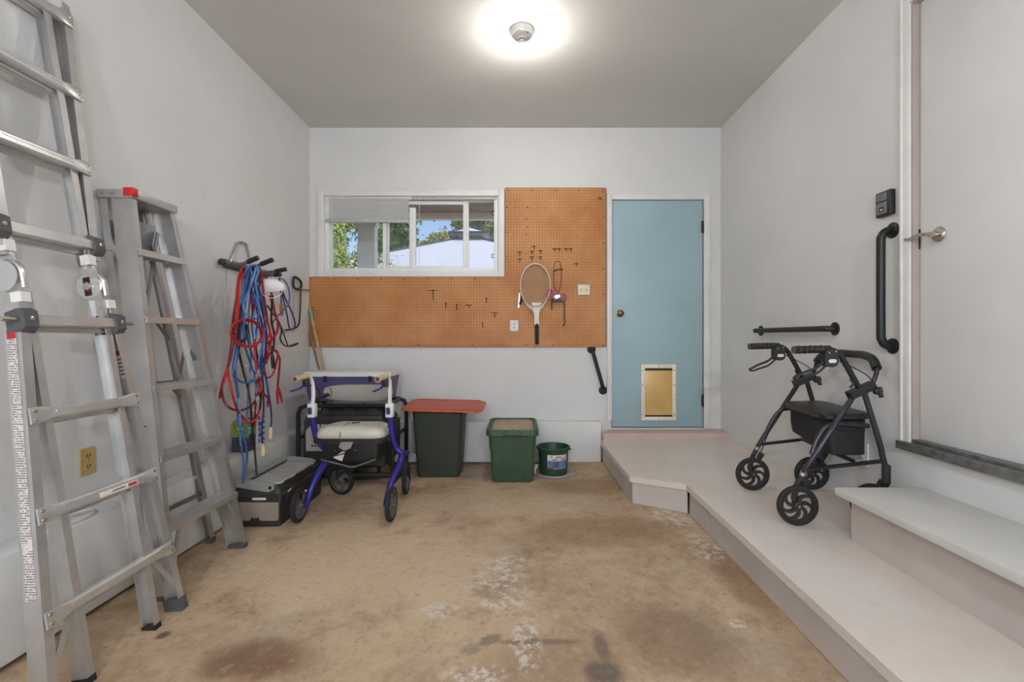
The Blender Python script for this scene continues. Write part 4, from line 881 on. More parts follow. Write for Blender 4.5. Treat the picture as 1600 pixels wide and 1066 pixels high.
# ================================================================== HANGING CORDS ON THE LEFT WALL
M_TUBEG = mat('rack_grey_metal', (120, 119, 116), .35, .7, var=.15); M_CREDR = mat('cord_red', (176, 34, 38), .4, var=.12, scale=25)
M_CBLUE = mat('cord_blue', (62, 104, 168), .4, var=.12, scale=25); M_CNAVY = mat('cord_navy', (44, 52, 112), .4, var=.12, scale=25); M_CLBLUE = mat('cord_light_blue', (96, 142, 188), .4, var=.12, scale=25)
M_CBLK = mat('cord_black', (46, 40, 42), .45, var=.15, scale=25); M_CDRED = mat('cord_dark_red', (116, 30, 36), .4, var=.12, scale=25); M_CGREY = mat('cord_grey_tape', (156, 156, 158), .5, var=.12)
M_PLUG = mat('plug_clear_amber', (206, 186, 158), .3, var=.2, scale=60); M_ORANGE = mat('orange_plug', (214, 134, 48), .4, var=.12); M_MASK = mat('dust_mask_white', (234, 232, 228), .8, var=.03)
rk_ = thing('wall_rack', (XL + .01, 3.05, 1.50), 'grey steel wall rack with black tipped hooks holding the tangled cords', 'rack')
MB().span((XL, 2.86, 1.525), (XL + .012, 3.36, 1.585), .003).build('back_plate', M_TUBEG, rk_)
MB().tube([(XL + .03, 2.80, 1.555), (XL + .03, 3.36, 1.555)], .017, 12).build('cross_tube', M_TUBEG, rk_)
MB().lathe([(.020, 0), (.020, .022), (.012, .026)], (XL + .03, 2.822, 1.555), (0, -1, 0), 14).build('end_cap', M_DARKPL, rk_)
for y, x1, dz in ((2.90, .20, .045), (3.00, .24, .05), (3.21, .22, .02), (3.33, .12, .0)):
    h_ = MB().tube([(XL + .02, y, 1.545), (XL + x1 * .6, y - .01, 1.545 + dz * .3), (XL + x1, y - .02, 1.545 + dz)], .011, 10, sm=4).build('hook_arm', M_TUBEG, rk_)
    q0, q1 = V((XL + x1 * .72, y - .013, 1.545 + dz * .5)), V((XL + x1 + .012, y - .021, 1.548 + dz)); MB().tube([q0, q1], .0155, 12).build('hook_tip', M_DARKPL, h_)
# inverted-U bracket above the rack
MB().tube([PX(357, 413, XL + .014), PX(370, 380, XL + .014), PX(375, 378, XL + .016), PX(384, 381, XL + .016), PX(391, 412, XL + .014)], .011, 8, flat=.5).build('loop_bracket', M_STEEL, rk_)
def cord(name, pts, r, mt, label, X0=-1.66, wob=.03, extra=None, cat='cord'):
    n = len(pts); w = []; r *= 1.15
    for i, q in enumerate(pts):
        X = q[2] if len(q) > 2 else X0 + wob * math.sin(i * 1.7 + len(label))
        w.append(PX(q[0], q[1], X))
    if extra:
        t = thing(name, w[-1].to_tuple(), label, cat); MB().tube(w, r, 7, sm=6).build('cable', mt, t); extra(t, w); return t
    return tag(MB().tube(w, r, 7, sm=6).build(name, mt), label, cat)
def plug(mt, L=.085, r=.014):
    def f_(t, w):
        d_ = (w[-1] - w[-2]).normalized(); e_ = w[-1]
        MB().tube([e_, e_ + d_ * .012, e_ + d_ * L * .8, e_ + d_ * L], [r * .5, r, r, r * .7], 8, flat=.75).build('plug', mt, t)
        MB().tube([e_ + d_ * .02, e_ + d_ * L * .75], r * 1.08, 6, flat=.35).build('plug_core', M_OAK, t)
    return f_
def clamp(mt, L=.13, sp_=.03):
    def f_(t, w):
        e_ = w[-1]; d_ = V((.05, .12, -1)).normalized(); s_ = V((0, 1, 0))
        for k_ in (-1, 1):
            MB().tube([e_, e_ + d_ * L * .4 + s_ * k_ * sp_ * .5, e_ + d_ * L + s_ * k_ * sp_], [.006, .010, .006], 7, flat=.6).build('clamp_jaw', mt, t)
        MB().tube([e_ + d_ * L * .35 - s_ * sp_ * .5, e_ + d_ * L * .35 + s_ * sp_ * .5], .007, 8).build('clamp_spring', M_STEEL, t)
    return f_
cord('jumper_cable', [(384, 417), (376, 424), (371, 450), (367, 500), (362, 545), (352, 588), (346, 606), (343, 622)], .0062, M_CREDR, 'red cable hanging lowest toward the stepladder with a free end', -1.64)
cord('jumper_cable', [(386, 417), (378, 426), (372, 470), (366, 520), (358, 568), (347, 602), (350, 626), (362, 639), (378, 641), (391, 635), (399, 626), (402, 612)], .0058, M_CDRED, 'dark red cable making a wide low loop toward the stepladder', -1.62)
cord('jumper_cable', [(388, 418), (376, 440), (369, 510), (360, 560), (356, 575), (361, 606), (369, 636), (378, 651), (388, 659), (397, 658), (404, 646), (407, 628), (404, 600), (399, 560), (396, 500), (390, 440)], .0058, M_CREDR, 'bright red cable looping down to the green carton', -1.60)
rr_ = []
for i in range(40): an = 2 * math.pi * i / 13; k_ = 1 - .13 * math.sin(i * .31) ** 2; rr_.append((386 + 2.5 * math.sin(i * .5) + 25 * k_ * math.cos(an), 521 + 22 * k_ * math.sin(an), -1.575 + .012 * math.sin(i * .7)))
cord('coiled_cable', rr_, .0048, M_CREDR, 'red cable wound into a round coil in front of the bundle', -1.57)
rr_ = []
for i in range(34): an = 2 * math.pi * i / 12 + 1; k_ = .55 + .06 * (i // 12); rr_.append((376 + 23 * k_ * math.cos(an) * .8, 519 + 24 * k_ * math.sin(an), -1.585 + .006 * math.sin(i * 2)))
cord('coiled_cable', rr_, .005, M_CBLK, 'small black cable loop inside the round red coil', -1.58)
cord('extension_cord', [(392, 416), (383, 428), (377, 470), (372, 520), (366, 560), (364, 580), (369, 600), (374, 640), (376, 690), (380, 720), (379, 752)], .006, M_CLBLUE, 'pale blue cord hanging straight down near the carton', -1.64)
cord('extension_cord', [(394, 416), (387, 430), (380, 480), (373, 545), (367, 575), (372, 620), (371, 640), (374, 665), (383, 690), (386, 715), (382, 740), (379, 755)], .006, M_CBLUE, 'mid blue cord hanging lowest with a bow beside the pale blue one', -1.62)
cord('extension_cord', [(396, 417), (392, 430), (386, 460), (381, 500), (383, 540), (392, 570), (398, 588), (392, 596), (381, 598), (370, 592), (366, 580), (368, 560), (374, 520), (380, 470), (388, 424)], .0055, M_CBLUE, 'blue cord looped around at knee height below the coil', -1.60)
cord('extension_cord', [(398, 417), (402, 440), (410, 470), (414, 510), (409, 545), (412, 570), (417, 600), (421, 625), (424, 650), (423, 668)], .005, M_CNAVY, 'navy cord with a clear amber plug hanging higher beside the bundle', -1.61, extra=plug(M_PLUG))
cord('extension_cord', [(396, 418), (398, 450), (404, 500), (410, 540), (408, 570), (411, 600), (412, 640), (409, 670), (410, 694)], .005, M_CNAVY, 'navy cord with a clear amber plug hanging lower above the ledge', -1.60, extra=plug(M_PLUG))
cord('extension_cord', [(400, 418), (394, 440), (384, 466), (380, 478), (386, 492), (398, 498), (406, 496)], .005, M_CLBLUE, 'pale blue cord curling in front of the upper bundle', -1.57)
cord('extension_cord', [(390, 416), (396, 436), (408, 460), (413, 490), (412, 530), (405, 560), (400, 590), (401, 615)], .0058, M_CBLUE, 'blue cord down the middle of the bundle to the grey taped joint', -1.585)
cord('extension_cord', [(402, 418), (396, 436), (390, 470), (388, 510), (392, 550), (390, 590), (386, 640), (388, 690)], .0052, M_CLBLUE, 'thin pale blue cord behind the middle of the bundle', -1.70)
cord('extension_cord', [(399, 414), (390, 416), (384, 426), (388, 446), (398, 462), (404, 482), (402, 510), (396, 540)], .006, M_CBLUE, 'bright blue cord wrapped over the front of the rack tube', -1.575)
cord('extension_cord', [(404, 416), (408, 432), (404, 456), (410, 486), (416, 520), (414, 560), (408, 582)], .006, M_CNAVY, 'navy cord on the window side of the bundle', -1.60)
cord('power_cord', [(395, 419), (384, 450), (374, 500), (373, 545), (380, 580), (388, 610), (392, 640), (394, 670), (398, 706), (401, 742)], .0058, M_CBLK, 'long black cord ending behind the tool box', -1.62)
cord('power_cord', [(400, 540), (401, 580), (400, 610), (399, 640), (394, 675), (386, 690), (374, 700)], .005, M_CDRED, 'dark cord crossing in front of the green carton', -1.655)
cord('power_cord', [(406, 418), (402, 450), (394, 500), (399, 540), (404, 566)], .006, M_CDRED, 'dark red cord ending short beside the round coil', -1.63)
cord('jumper_cable', [(424, 458), (428, 480), (434, 505), (432, 520), (424, 532), (420, 545), (430, 548), (437, 560), (436, 580), (434, 602)], .006, M_CREDR, 'red jumper cable with an open red clamp hanging toward the window', -1.62, extra=clamp(M_CREDR))
cord('jumper_cable', [(408, 424), (412, 460), (418, 500), (424, 530), (419, 550), (414, 565), (410, 590), (404, 604), (413, 616), (419, 622)], .0058, M_CREDR, 'red jumper cable ending in a small red clamp in the bundle', -1.59, extra=clamp(M_CREDR, .06, .02))
cord('jumper_cable', [(426, 462), (424, 500), (428, 520), (428, 540), (425, 552)], .006, M_CBLK, 'black jumper cable ending in a dark clamp in mid air', -1.585, extra=clamp(M_DARKPL, .10, .014))
cord('jumper_cable', [(408, 590), (405, 600), (406, 612), (402, 618)], .006, M_CREDR, 'short red cable end knotted in the middle of the bundle', -1.575, extra=clamp(M_CGREY, .04, .012))
cord('power_cord', [(418, 478), (426, 490), (434, 500), (440, 516), (438, 530), (445, 540), (455, 541), (466, 537)], .005, M_CBLK, 'black cord reaching across toward the hacksaw', -1.62)
cord('extension_cord', [(436, 434), (446, 440), (452, 456), (451, 474), (442, 486), (432, 496), (424, 508)], .0048, M_CBLUE, 'blue cord looped wide off the hook nearest the window', -1.66)
cord('extension_cord', [(436, 436), (444, 462), (455, 486), (461, 505), (458, 515), (452, 512), (448, 490), (440, 455), (437, 437)], .0048, M_CNAVY, 'navy cord loop hanging from the hook nearest the window', -1.68)
cord('power_cord', [(438, 440), (439, 460), (439.5, 474)], .0045, M_CBLUE, 'short blue cord with an orange plug near the hacksaw', -1.69, extra=plug(M_ORANGE, .105, .013))
cord('power_cord', [(385, 572), (390, 592), (394, 596), (400, 590), (404, 580)], .009, M_CGREY, 'grey taped cord joint low in the bundle', -1.59)
for nm, pts, r, mt, X, lb in (
    ('extension_cord', [(397, 415), (389, 420), (383, 440), (381, 480), (385, 520), (396, 560), (407, 575), (414, 580)], .005, M_CBLUE, -1.60, 'blue cord slanting across the upper bundle to the navy knot'),
    ('extension_cord', [(394, 415), (398, 430), (393, 455), (400, 480), (408, 500), (411, 535), (405, 565), (409, 585)], .005, M_CNAVY, -1.575, 'navy cord snaking down the front of the bundle'),
    ('jumper_cable', [(387, 419), (374, 446), (369, 490), (368, 530)], .006, M_CREDR, -1.595, 'red cable on the ladder side of the upper bundle ending at the coil'),
    ('jumper_cable', [(384, 420), (373, 450), (364, 500), (361, 540), (358, 566)], .0055, M_CDRED, -1.63, 'dark red cable on the outer ladder side of the upper bundle'),
    ('extension_cord', [(386, 420), (380, 440), (377, 480), (374, 530), (366, 566), (364, 586)], .0055, M_CLBLUE, -1.615, 'pale blue cord behind the red coil ending at knee height'),
    ('jumper_cable', [(421, 462), (430, 490), (435, 512), (428, 528), (420, 536), (427, 545), (434, 552), (430, 575), (424, 588), (417, 590)], .0055, M_CREDR, -1.60, 'red cable twisted around the dark clamp beside the bundle'),
    ('jumper_cable', [(415, 500), (422, 516), (418, 534), (426, 545), (420, 556), (416, 568)], .0058, M_CREDR, -1.585, 'short red cable tangled between the bundle and the dark clamp'),
    ('power_cord', [(403, 586), (408, 612), (406, 640), (400, 652), (396, 668), (390, 684)], .0048, M_CBLK, -1.61, 'thin black cord swinging low beside the navy plugs'),
    ('extension_cord', [(400, 414), (404, 424), (399, 440), (403, 470), (396, 500), (398, 530)], .0055, M_CLBLUE, -1.565, 'pale blue cord over the front of the upper bundle')):
    cord(nm, pts, r, mt, lb, X, .018)
# white dust mask
mk = thing('dust_mask', PX(425, 452, -1.60).to_tuple(), 'white dust mask hung over the cords', 'mask')
mM = Matrix.Translation(PX(423, 450, -1.58)) @ Matrix.Rotation(math.radians(-62), 4, 'Z') @ Matrix.Rotation(math.radians(-52), 4, 'Y')
mb = MB(mM); rings = []
for i in range(7):
    f_ = i / 6; rings.append([V((.055 * math.sin(f_ * 1.5), (.085 * math.cos(a_)) * math.cos(f_ * 1.5) ** .7 + 0, (.055 * math.sin(a_)) * math.cos(f_ * 1.5) ** .7 * (1 if math.sin(a_) > 0 else .75))) for a_ in [2 * math.pi * k_ / 20 for k_ in range(20)]])
mb.loft(rings); mb.build('shell', M_MASK, mk)
MB(mM).tube([(.0, .084, 0), (-.03, .05, .06), (-.045, 0, .085), (-.03, -.05, .06), (0, -.084, 0)], .0022, 5, sm=4).build('strap', M_MASK, mk)
MB(mM).tube([(.0, .07, -.02), (.01, .05, -.10), (.015, 0, -.14), (.01, -.04, -.10), (0, -.07, -.02)], .0022, 5, sm=4).build('strap', M_MASK, mk)
# hacksaw near the corner
hs = thing('hacksaw', PX(465, 510, XL + .03).to_tuple(), 'black hacksaw hanging on the wall near the corner', 'saw')
HX = XL + .022
MB().tube([PX(458.5, 447, HX), PX(460, 433, HX), PX(470, 440, HX), PX(470, 450, HX), PX(464, 452, HX)], .010, 8, True, sm=4).build('handle', M_DARKPL, hs)
MB().tube([PX(470, 445, HX), PX(469.5, 470, HX), PX(468, 500, HX), PX(465, 510, HX), PX(458, 514, HX), PX(446, 516, HX)], .0065, 8, sm=5).build('bow_frame', M_DARKPL, hs)
MB().bar(PX(459.5, 452, HX), PX(458, 512, HX), .002, .012, (1, 0, 0)).build('blade', M_ALU, hs)
tag(MB().tube([P(483, 453.5, PY - .002), PX(470, 452.5, HX + .035), PX(464, 451, HX + .03)], .0045, 7, sm=3).build('saw_hanger', M_CDRED), 'red peg hook holding the hacksaw by the pegboard edge', 'hook')
tw = tag(MB().tube([PX(440, 512, XL + .003), PX(444, 524, -1.80), PX(450, 541, -1.77), PX(466, 536, -1.77)], .005, 6).build('wire_hanger', M_CBLK), 'bent black wire hanging below the hacksaw', 'wire')

# ---- things on the ledge
M_GREENL = mat('green_carton', (132, 158, 58), .5, var=.1); M_CARTD = mat('dark_carton', (64, 66, 78), .5, var=.15); M_BAGW = mat('white_printed_bag', (214, 212, 222), .6, var=.05); M_PURPI = mat('purple_print', (96, 84, 156), .6, var=.1); M_CARDB = mat('brown_carton_flap', (168, 128, 98), .7, var=.1)
cb = thing('seed_carton', (-1.795, 2.98, .347), 'small green and dark carton standing on the ledge behind the cords', 'carton')
MB().span((-1.84, 2.925, .348), (-1.745, 3.03, .445), .003).build('lower_box', M_CARTD, cb); MB().span((-1.84, 2.925, .445), (-1.745, 3.03, .53), .003).build('green_top', M_GREENL, cb)
MB().span((-1.835, 2.92, .53), (-1.75, 3.035, .548), .003).build('flap', M_CARDB, cb)
for z in (.46, .49): MB().span((-1.746, 2.95, z), (-1.7435, 2.99, z + .018)).build('printed_panel', M_STICK, cb)
MB().span((-1.80, 2.9235, z), (-1.765, 2.926, z + .02)).build('printed_panel', M_STICK, cb)
wb = thing('paper_bag', (-1.80, 3.12, .347), 'white paper bag with purple print standing on the ledge beside the green carton', 'bag')
MB().rloft([(-1.80, 3.12, .348, .085, .10, .01), (-1.80, 3.12, .52, .08, .095, .012), (-1.80, 3.12, .575, .05, .09, .01), (-1.80, 3.12, .60, .02, .085, .008)]).build('sack', M_BAGW, wb)
for i in range(5):
    q = MB(); z = .375 + .038 * i; q.span((-1.7575, 3.085, z), (-1.755, 3.10 + .02 * (i % 2), z + .026)); q.span((-1.7575, 3.125, z + .008), (-1.755, 3.155, z + .026)); q.build('printed_letter', M_PURPI, wb)
    MB().span((-1.825 + .006 * (i % 2), 3.0685, z), (-1.785, 3.072, z + .022)).build('printed_letter', M_PURPI, wb)
pts = [(-1.795 + .045 * math.cos(2 * math.pi * i / 16) * (1 - .04 * (i // 16)), 1.80 + .13 * math.sin(2 * math.pi * i / 16) * (1 - .04 * (i // 16)), .352 + .004 * (i // 16)) for i in range(40)]
tag(MB().tube(pts, .0035, 6, sm=2).build('wire_coil', M_TRIM), 'thin white wire coiled on the ledge behind the leaning ladder', 'wire')

# ================================================================== GENERATOR, COOLER, CLOTH
M_GEN = mat('generator_dark_body', (62, 58, 54), .55, var=.12, scale=8, bump=.1); M_GENF = mat('generator_tube', (46, 44, 42), .4, .3, var=.12); M_PANEL = mat('control_panel_silver', (192, 186, 178), .35, .3, var=.05)
gx0, gx1, gy0, gy1 = -1.655, -.945, 3.43, 3.86
gen = thing('generator', ((gx0 + gx1) / 2, (gy0 + gy1) / 2, zf(-1.3, 3.6)), 'dark portable generator in a tube frame behind the blue walker', 'generator')
MB().span((gx0 + .03, gy0 + .01, .11), (gx1 - .06, gy1 - .04, .47), .02).build('housing', M_GEN, gen)
MB().span((gx0 + .04, gy0 - .004, .44), (gx1 - .07, gy1 - .06, .512), .03).build('fuel_tank', M_GEN, gen)
pan = MB().ext([(0, 0), (.30, 0), (.30, .20), (.045, .20), (0, .155)], (gx0 + .06, gy0 + .008, .235), (gx0 + .06, gy0 - .004, .235), V((1, 0, 0)), V((0, 0, 1))).build('control_panel', M_PANEL, gen)
MB().span((gx0 + .115, gy0 - .012, .345), (gx0 + .142, gy0 - .003, .385), .003).build('breaker_switch', M_GEN, pan)
for i in range(3): MB().lathe([(.008, 0), (.006, .004)], (gx0 + .108 + .022 * i, gy0 - .004, .275), (0, -1, 0), 10).build('socket', M_SLOT, pan)
for i in range(2): MB().span((gx0 + .112 + .022 * i, gy0 - .0065, .305), (gx0 + .128 + .022 * i, gy0 - .003, .311)).build('print_mark', M_SLOT, pan)
MB().ext([(-.022, 0), (0, -.022), (.022, 0), (0, .022)], (gx0 + .20, gy0 - .003, .40), (gx0 + .20, gy0 - .008, .40), V((1, 0, 0)), V((0, 0, 1))).build('warning_diamond', M_SLOT, pan)
zb0, zt0 = zf(-1.3, 3.6) + .015, .575
for y in (gy0, gy1):
    MB().tube([(gx0, y, zb0), (gx0, y, zt0 - .06), (gx0 + .018, y, zt0 - .015), (gx0 + .06, y, zt0), (gx1 - .06, y, zt0), (gx1 - .018, y, zt0 - .015), (gx1, y, zt0 - .06), (gx1, y, zb0)], .0165, 10).build('frame_hoop', M_GENF, gen)
for x in (gx0, gx1):
    MB().tube([(x, gy0, zb0), (x, gy1, zb0)], .0165, 10).build('base_rail', M_GENF, gen); MB().tube([(x + (.05 if x < -1.3 else -.05), gy0, zt0 - .002), (x + (.05 if x < -1.3 else -.05), gy1, zt0 - .002)], .0145, 10).build('top_rail', M_GENF, gen)
    MB().tube([(x, gy0, .33), (x, gy1, .33)], .012, 8).build('side_rail', M_GENF, gen)
MB().tube([(gx0, gy0, zb0 + .06), (gx1, gy0, zb0 + .06)], .0165, 10).build('base_rail', M_GENF, gen)
for i in range(5): MB().span((gx1 - .056, gy0 + .05 + .065 * i, .16), (gx1 - .03, gy0 + .085 + .065 * i, .43), .004).build('cooling_fin', M_GEN, gen)
MB().span((gx1 - .30, gy0 + .02, .015), (gx1 - .12, gy0 + .12, .11), .01).build('engine_block', M_GENF, gen)
cl = MB(); nX, nY = 15, 9; vv = []; ff = []
for i in range(nX):
    for k_ in range(nY):
        x, y = -1.47 + .46 * i / (nX - 1), 3.40 + .13 * k_ / (nY - 1); z = .516 + (.05 + .018 * math.sin(i * 1.1 + k_) + .012 * math.sin(i * 2.3)) * math.sin(math.pi * k_ / (nY - 1)) ** .6
        vv.append((x, y, z))
nv = len(vv); vv += [(x, y, z - .006) for x, y, z in vv]
for i in range(nX - 1):
    for k_ in range(nY - 1):
        a_ = i * nY + k_; ff += [(a_, a_ + nY, a_ + nY + 1, a_ + 1), (nv + a_, nv + a_ + 1, nv + a_ + nY + 1, nv + a_ + nY)]
for i in range(nX - 1):
    for k_ in (0, nY - 1): a_ = i * nY + k_; ff.append((a_, a_ + nY, nv + a_ + nY, nv + a_))
for k_ in range(nY - 1):
    for i in (0, nX - 1): a_ = i * nY + k_; ff.append((a_, a_ + 1, nv + a_ + 1, nv + a_))
cl.add(vv, ff); tag(cl.build('black_cloth', M_BAGB, smooth=80), 'crumpled black cloth lying on top of the generator', 'cloth')
M_PURP = mat('purple_cooler', (84, 78, 118), .45, var=.08); M_PURPL = mat('purple_cooler_side', (112, 92, 128), .45, var=.08); M_CWHITE = mat('cooler_lid_white', (226, 225, 222), .4, var=.03)
co = thing('cooler_box', (-1.335, 3.70, .592), 'purple cooler box with a white lid resting on the generator', 'cooler')
MB().rloft([(-1.335, 3.70, .593, .62, .27, .02), (-1.335, 3.70, .78, .675, .30, .02), (-1.335, 3.70, .785, .66, .29, .02)]).build('box', M_PURP, co)
MB().rloft([(-1.335, 3.70, .785, .69, .315, .02), (-1.335, 3.70, .815, .69, .315, .02), (-1.335, 3.70, .822, .66, .29, .02)]).build('lid', M_CWHITE, co)
for x in (-1.5, -1.15): MB().span((x - .012, 3.535, .745), (x + .012, 3.548, .79), .002).build('latch', M_SLOT, co)

# ================================================================== TOOL BOX
M_TBB = mat('toolbox_black', (52, 49, 46), .5, var=.12, scale=12); M_TBG = mat('toolbox_grey_lid', (176, 174, 168), .55, var=.08, dirt=((150, 136, 112), 12, .55, .5)); M_TBS = mat('toolbox_silver_panel', (178, 166, 152), .35, .35, var=.06); M_TBH = mat('toolbox_handle_grey', (150, 152, 144), .5, var=.06)
tx0, tx1, ty0, ty1 = -1.690, -1.405, 2.69, 3.26; tz = zf(tx0, ty0) + .002
tb = thing('tool_box', ((tx0 + tx1) / 2, (ty0 + ty1) / 2, tz), 'black tool box with a grey lid top and silver end panel', 'tool box')
tcx, tcy = (tx0 + tx1) / 2, (ty0 + ty1) / 2; tw_, td = tx1 - tx0, ty1 - ty0
MB().rloft([(tcx, tcy, tz, tw_ - .015, td - .015, .012), (tcx, tcy, tz + .03, tw_, td, .012), (tcx, tcy, .125, tw_, td, .012)]).build('body', M_TBB, tb)
MB().rloft([(tcx, tcy, .125, tw_ + .012, td + .012, .015), (tcx, tcy, .150, tw_ + .012, td + .012, .015), (tcx, tcy, .160, tw_ - .01, td - .01, .015), (tcx, tcy, .185, tw_ - .02, td - .02, .018), (tcx, tcy, .205, tw_ - .06, td - .06, .02)]).build('lid', M_TBB, tb)
gl = MB().rloft([(tcx + .015, tcy, .203, tw_ - .085, td - .10, .012), (tcx + .015, tcy, .214, tw_ - .095, td - .11, .012)]).build('lid_top', M_TBG, tb)
for i in range(3): MB().span((tx1 - .030, ty0 + .10 + .15 * i, .200), (tx1 - .008, ty0 + .17 + .15 * i, .2075), .002).build('lid_notch', M_TBB, gl)
ep = MB().ext([(.012, .0), (.10, .0), (.115, .022), (.13, .012), (.155, .022), (.165, .0), (.262, 0), (.272, .01), (.272, .108), (.012, .108)], (tx0 + .004, ty0 + .004, tz + .04), (tx0 + .004, ty0 - .004, tz + .04), V((1, 0, 0)), V((0, 0, 1))).build('end_panel', M_TBS, tb)
MB().span((tx0 + .125, ty0 - .010, .128), (tx0 + .205, ty0 + .004, .142), .002).build('end_label', M_STICK, tb)
for y in (ty0 + .07, ty1 - .10): MB().span((tx1 - .002, y, .085), (tx1 + .010, y + .05, .155), .003).build('latch', M_TBB, tb)
MB().bar((tx1 + .009, ty0 + .075, .150), (tx1 + .009, ty0 + .115, .158), .004, .008).build('latch_mark', M_STICK, tb)
hp = MB().tube([(tx0 + .035, ty0 + .03, .228), (tx0 + .035, ty1 - .03, .228)], .019, 10).build('handle_bar', M_TBH, tb)
for y in (ty0 + .005, ty1 - .025):
    ar = MB(); ar.loft([[V((x, yy_, z)) for x, z in [(tx0 + .012 + q[0], .225 + q[1]) for q in ((0, -.024), (.20, -.055), (.232, -.040), (.232, -.012), (.205, .0), (.03, .022), (0, .016))]] for yy_ in (y, y + .02)]); ar.build('handle_arm', M_TBH, tb)
    MB().lathe([(.011, 0), (.009, .004)], (tx0 + .222, y, .196), (0, -1, 0), 12).build('pivot', M_SLOT, tb)

# ================================================================== BLUE WALKER
M_BLUEF = mat('walker_blue_paint', (52, 46, 140), .3, .35, var=.08); M_CREAMS = mat('cream_seat_vinyl', (206, 200, 186), .5, var=.05, scale=6); M_GREYP = mat('grey_back_pad', (150, 144, 136), .6, var=.05); M_RIMG = mat('grey_wheel_rim', (104, 102, 100), .45, .2, var=.1); M_GRIPT = mat('tan_hand_grip', (206, 184, 152), .6, var=.08); M_BROWN = mat('grip_end_brown', (120, 56, 40), .6, var=.1)
bw = thing('rollator_walker', (-1.04, 2.97, zf(-1.04, 2.97)), 'blue framed walker with a cream seat parked in front of the generator', 'walker')
FZ = lambda x, y: zf(x, y) + .003
R1 = .103
for sg, xw_, xl, xp, xb in ((-1, -1.322, -1.280, -1.322, -1.195), (1, -.765, -.802, -.822, -.752)):
    tlt = V((1, .12 * sg, .06 * sg))
    yw = 2.755
    wheel(bw, (xw_, yw, FZ(xw_, yw) + R1), (1, 0, 0), R1, .026, 3, M_RIMG, M_RUBBER, .3)
    yf = 3.22; xf = -1.250 if sg < 0 else -.790
    wheel(bw, (xf, yf, FZ(xf, yf) + R1), (.30, .95, 0) if sg < 0 else (1, .06, 0), R1, .026, 3, M_RIMG, M_RUBBER, .9)
    # lower rear leg: curved blue tube
    MB().tube([(xl, yw + .005, .065), (xl + .012, yw + .02, .14), (xl + .028, yw + .06, .21), (xl + .055, yw + .13, .285), (xb, yw + .20, .335)], [.0155, .017, .019, .021, .020], 12, sm=6).build('rear_leg', M_BLUEF, bw)
    MB().span((xl + .010 * sg - .008, yw + .005, .055), (xl + .010 * sg + .008, yw + .03, .15), .004).build('brake_arm', M_DARKPL, bw)
    MB().tube([(xl + .022 * sg, yw + .02, .115), (xl + .016 * sg, yw + .03, .155)], .006, 8).build('reflector', M_TRIM, bw)
    MB().tube([(xl, yw, FZ(xl, yw) + R1), (xw_, yw, FZ(xw_, yw) + R1)], .007, 8).build('axle', M_STEEL, bw)
    # upright post
    MB().tube([(xp, 2.93, .63), (xp + .006, 2.935, .52), (xp + (xb - xp) * .22, 2.94, .43), (xp + (xb - xp) * .55, 2.95, .37), (xb, 2.958, .335), (xb + .015, 3.03, .32)], .0185, 12, sm=6).build('side_post', M_BLUEF, bw)
    MB().tube([(xb, 2.96, .325), (xf, 3.10, .285), (xf, 3.17, .235), (xf, 3.20, .20)], .015, 10, sm=5).build('front_strut', M_DARKPL, bw)
    fo = MB().lathe([(.02, -.02), (.022, .03), (.014, .036)], (xf, 3.19, .20), n=12).build('caster_fork', M_DARKPL, bw)
    for k_ in (-1, 1): MB().bar((xf + .02 * k_, 3.20, .19), (xf + .02 * k_, yf, FZ(xf, yf) + R1), .006, .024, (1, 0, 0)).build('fork_blade', M_DARKPL, fo)
    # clamp, handle post, grip, brake
    cp = MB().span((xp - .026, 2.905, .575), (xp + .024, 2.955, .665), .008).build('height_clamp', M_TRIM, bw)
    MB().tube([(xp - .004, 2.902, .60), (xp - .006, 2.899, .64)], .013, 10).build('clamp_button', M_CNAVY, cp)
    MB().tube([(xp, 2.93, .64), (xp + .004 * -sg, 2.935, .73), (xp - .002, 2.93, .80), (xp - .006, 2.905, .835), (xp - .012, 2.87, .843)], .0125, 10, sm=5).build('handle_post', M_TRIM, bw)
    gr = MB().tube([(xp - .010, 2.885, .845), (xp - .022, 2.80, .838), (xp - .028, 2.755, .834)], [.018, .017, .0195], 12, sm=4).build('hand_grip', M_GRIPT, bw)
    MB().lathe([(.0145, 0), (.012, .003)], (xp - .028, 2.7545, .834), (-.13, -1, -.09), 12).build('grip_end', M_BROWN, gr)
    MB().span((xp - .035, 2.86, .775), (xp + .0, 2.90, .835), .008).build('brake_housing', M_DARKPL, bw)
    MB().tube([(xp - .018, 2.875, .80), (xp - .026, 2.83, .775), (xp - .034, 2.78, .768), (xp - .055, 2.755, .760)], .008, 8, sm=4, flat=.7).build('brake_lever', M_BLUEF, bw)
    MB().tube([(xp - .014, 2.90, .79), (xp + .02 * -sg, 2.98, .74), (xp + .01 * -sg, 3.0, .64), (xp + .03 * -sg, 2.98, .50)], .0035, 6, sm=5).build('brake_cable', M_RUBBER, bw)
    MB().tube([(xp + .012 * -sg, 2.945, .69), (xp + .03 * -sg, 3.02, .70), (xp + .05 * -sg, 3.08, .705)], .013, 10, sm=4).build('backrest_arm', M_DARKPL, bw)
    MB().lathe([(.009, 0), (.006, .005)], (xp + .03 * -sg, 2.915, .435), (0, -1, 0), 10).build('bolt', M_STEEL, bw)
    MB().tube([(xp + .012 * -sg, 2.94, .435), (xp + .06 * -sg, 3.12, .43)], .012, 10).build('seat_rail', M_DARKPL, bw)
sx = -1.07
st = MB(); sec = []
for z, k_, dz in ((.448, .97, 0), (.452, 1, 0), (.475, 1, .006), (.492, .95, .014), (.502, .82, .02), (.505, .4, .024)): sec.append([V((sx + x * k_, 3.0 + y * k_, z + dz * math.cos(x * 5))) for x, y in rrect(.44, .27, .07, 5)])
st.loft(sec); seat = st.build('seat_cushion', M_CREAMS, bw, 50)
